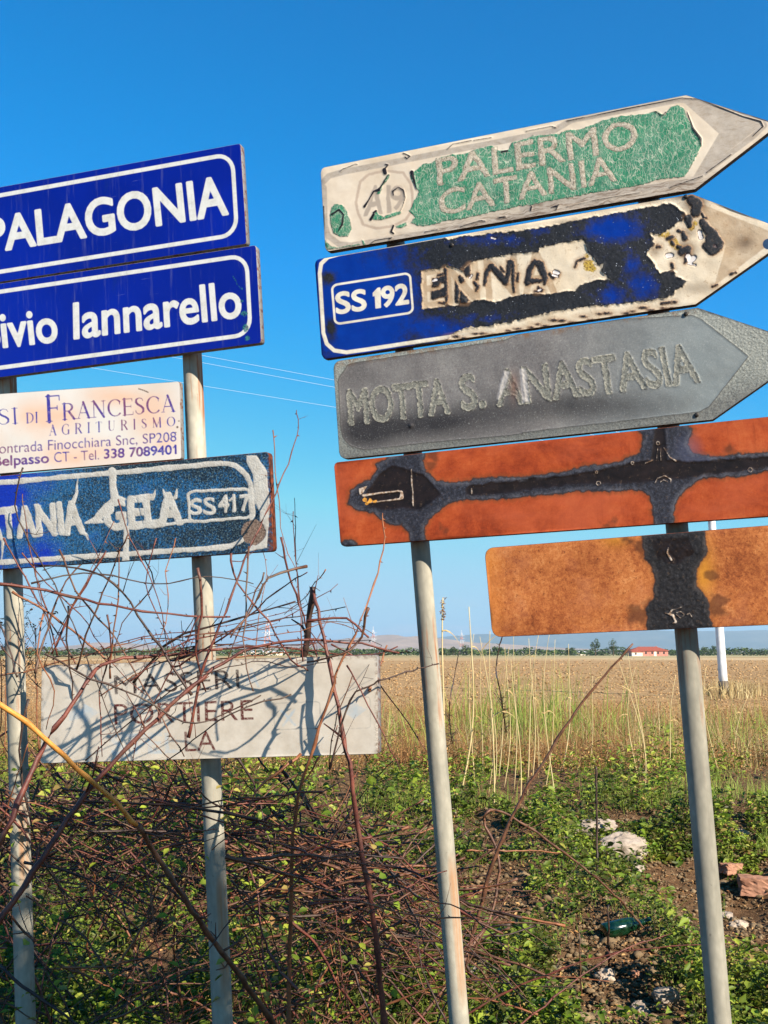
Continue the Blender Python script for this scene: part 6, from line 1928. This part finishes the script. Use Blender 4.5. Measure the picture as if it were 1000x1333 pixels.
tree(774.5, 830, 13, 560, 'tall narrow grey-green tree, left of the pair beside the farmhouse', 11, 'tall')
tree(798, 831, 11, 560, 'tall dark tree, nearer the farmhouse of the pair', 12, 'tall')
tree(917, 842, 9, 700, 'small round tree right of the fourth post', 13)
tree(929, 840, 8, 700, 'small tree just behind the white field pole', 14)
tree(590, 842, 14, 620, 'low wide tree right of the third post on the horizon', 15)
tree(607, 840, 12, 640, 'bushy tree beyond the reeds on the horizon', 16)
tree(648, 841, 16, 640, 'wide dark tree directly behind the reed clump', 17)
tree(742, 843, 14, 640, 'low tree left of the tall pair on the horizon', 18)
tree(187, 847, 8, 620, 'small dark tree above the left end of the white sign', 19)
tree(30, 846, 12, 620, 'low dark tree at the far left edge', 20)
# hedgerow / orchard mass: one stuff object per band
for (Y, x0, x1, ytop, cnt, nm) in ((640, -200, 1200, 846.5, 9000, 'far_hedgerow'), (900, -250, 1250, 845, 9000, 'far_orchard')):
    px = rng.uniform(x0, x1, cnt)
    top = ytop + (fbm(px * .045, px * 0, seed=int(Y)) - .5) * 9 + np.where((px > 640) & (px < 770), -.5, 0)
    hh = np.clip((850.5 - top) / FPX * Y + 1.3, .6, 9)
    X = (px - 500) / FPX * Y / math.cos(PITCH) * 1.0
    P = np.stack([X, Y + rng.uniform(-9, 9, cnt), .2 + hh * rng.uniform(0, 1, cnt) ** .8], 1)
    o = leaves(nm, P, 1.3 if Y < 800 else 1.9, M_tree, rnd=np.clip(fbm(P[:, 0] * .05, P[:, 0] * 0, seed=3) + rng.normal(0, .15, cnt), 0, 1), aspect=.9)
    tag(o, kind='stuff')

# farmhouse
n = NT('pink_plaster'); M_pl = n.done(n.ramp(n.noise(1.2, 5), [(.35, S(176, 112, 98)), (.7, S(196, 134, 118))]), .85)
n = NT('red_roof_tiles'); M_rf = n.done(n.ramp(n.noise(3, 5), [(.35, S(130, 62, 46)), (.7, S(170, 90, 68))]), .85, 0, n.bump(n.vor(4), .5, .1))
n = NT('dark_opening'); M_op = n.done(S(60, 46, 44), .6)
n = NT('pale_plaster'); M_pp = n.done(S(226, 210, 190), .85)


def boxm(name, c, s_, mat, parent):
    bm = bmesh.new(); bmesh.ops.create_cube(bm, size=1)
    bmesh.ops.scale(bm, vec=s_, verts=bm.verts); bmesh.ops.translate(bm, vec=c, verts=bm.verts)
    return bm_obj(name, bm, mat, parent)


def hip_roof(name, c, w, d_, h, mat, parent, ov=.5):
    bm = bmesh.new(); w2, d2 = w / 2 + ov, d_ / 2 + ov
    B_ = [bm.verts.new(p) for p in ((-w2, -d2, 0), (w2, -d2, 0), (w2, d2, 0), (-w2, d2, 0))]
    C_ = [bm.verts.new(p) for p in ((-w2, -d2, -.15), (w2, -d2, -.15), (w2, d2, -.15), (-w2, d2, -.15))]
    T_ = [bm.verts.new(p) for p in ((-w2 + d2, 0, h), (w2 - d2, 0, h))]
    bm.faces.new((B_[0], B_[1], T_[1], T_[0])); bm.faces.new((B_[1], B_[2], T_[1])); bm.faces.new((B_[2], B_[3], T_[0], T_[1])); bm.faces.new((B_[3], B_[0], T_[0]))
    for i in range(4): bm.faces.new((B_[i], C_[i], C_[(i + 1) % 4], B_[(i + 1) % 4]))
    bm.faces.new(C_)
    bmesh.ops.translate(bm, vec=c, verts=bm.verts)
    return bm_obj(name, bm, mat, parent)


YH = 520.0
hc = at(843, 851, YH)
root = empty('farmhouse', (hc.x, YH, .3)); tag(root, 'pink farmhouse with a red hipped roof on the horizon', 'house')
boxm('wall', (0, 0, 1.3), (17.5, 9, 2.6), M_pl, root)
hip_roof('roof', (0, 0, 2.6), 17.5, 9, 1.9, M_rf, root)
boxm('side_wing', (-6.5, -5.6, 1.0), (5, 2.2, 2.0), M_pp, root)
hip_roof('roof', (-6.5, -5.6, 2.0), 5, 2.2, .6, M_rf, root, .3)
for x_ in (-1.8, 1.2, 4.0, 6.8): boxm('window', (x_, -4.52, 1.5), (.9, .06, 1.1), M_op, root)
boxm('door', (2.6, -4.53, 1.05), (1.1, .08, 2.1), M_pp, root)
boxm('window', (-7.2, -6.73, 1.1), (.8, .06, .9), M_op, root)
boxm('chimney', (4.5, 1.0, 4.1), (.8, .8, 1.2), M_pl, root)
for (px_, w_, h_, lab) in ((270, 7, 2.2, 'tiny pale shed on the horizon above the low white sign'), (345, 30, 2.0, 'long low pale shed on the horizon above the low white sign'), (758, 8, 1.8, 'tiny straw-coloured hut left of the farmhouse')):
    c = at(px_, 850, 700)
    root = empty('field_shed', (c.x, 700, .3)); tag(root, lab, 'shed')
    boxm('wall', (0, 0, h_ / 2), (w_, 5, h_), M_pp, root); hip_roof('roof', (0, 0, h_), w_, 5, .9, M_wp, root, .2)

# unseen tree added behind the camera; crown shaped to shade the lower left corner
root = empty('added_shade_tree', (2.84, -1.21, 0)); tag(root, 'leafy tree added behind the viewpoint, out of view, to cast shade', 'tree')
bm = bmesh.new(); tube(bm, [(0, 0, -.1), (.03, 0, 1.2), (-.05, 0, 2.4), (-.1, -.1, 3.3)], [.11, .09, .07, .03], 10)
for a in range(5):
    tube(bm, [(0, 0, 1.9), (math.cos(a * 1.3) * .4, math.sin(a * 1.3) * .4, 2.7), (math.cos(a * 1.3) * .5, math.sin(a * 1.3) * .5, 3.2)], [.04, .03, .01], 6)
bm_obj('trunk', bm, M_bark, root, True)
P = []
for (cx, cy, cz, cr, m_) in ((.2, .19, 3.9, .55, 3400), (-.2, -.2, 3.8, .6, 2600), (.1, .1, 3.35, .5, 2400), (-.35, -.3, 3.5, .55, 2400), (.5, .48, 3.42, .46, 2400), (.72, .70, 3.1, .34, 1400), (-.1, -.1, 2.8, .45, 1600), (-.7, -.7, 3.3, .6, 2000), (.35, .35, 2.85, .4, 1200)):
    v = rng.normal(0, 1, (m_, 3)); v /= np.linalg.norm(v, axis=1)[:, None]
    P.append(np.array([cx, cy, cz]) + v * cr * rng.uniform(.3, 1.0, (m_, 1)))
leaves('crown', np.vstack(P), .085, M_leaf, rnd=rng.uniform(0, .7, sum(len(p) for p in P)), aspect=.6, parent=root)

# ------------------------------------------------------------------ haze: a closed box of thin pale air
bm = bmesh.new(); bmesh.ops.create_cube(bm, size=1)
bmesh.ops.scale(bm, vec=(46000, 27000, 326), verts=bm.verts); bmesh.ops.translate(bm, vec=(0, 12900, 159), verts=bm.verts)
hm = bpy.data.materials.new('air'); hm.use_nodes = True
hn = hm.node_tree; hn.nodes.remove(hn.nodes['Principled BSDF'])
vo = hn.nodes.new('ShaderNodeVolumePrincipled')
vo.inputs['Color'].default_value = (.58, .80, 1.0, 1)
vo.inputs['Density'].default_value = 8e-5
vo.inputs['Anisotropy'].default_value = 0.1
hn.links.new(vo.outputs[0], [x for x in hn.nodes if x.type == 'OUTPUT_MATERIAL'][0].inputs['Volume'])
hz = bm_obj('haze', bm, hm); tag(hz, kind='stuff')
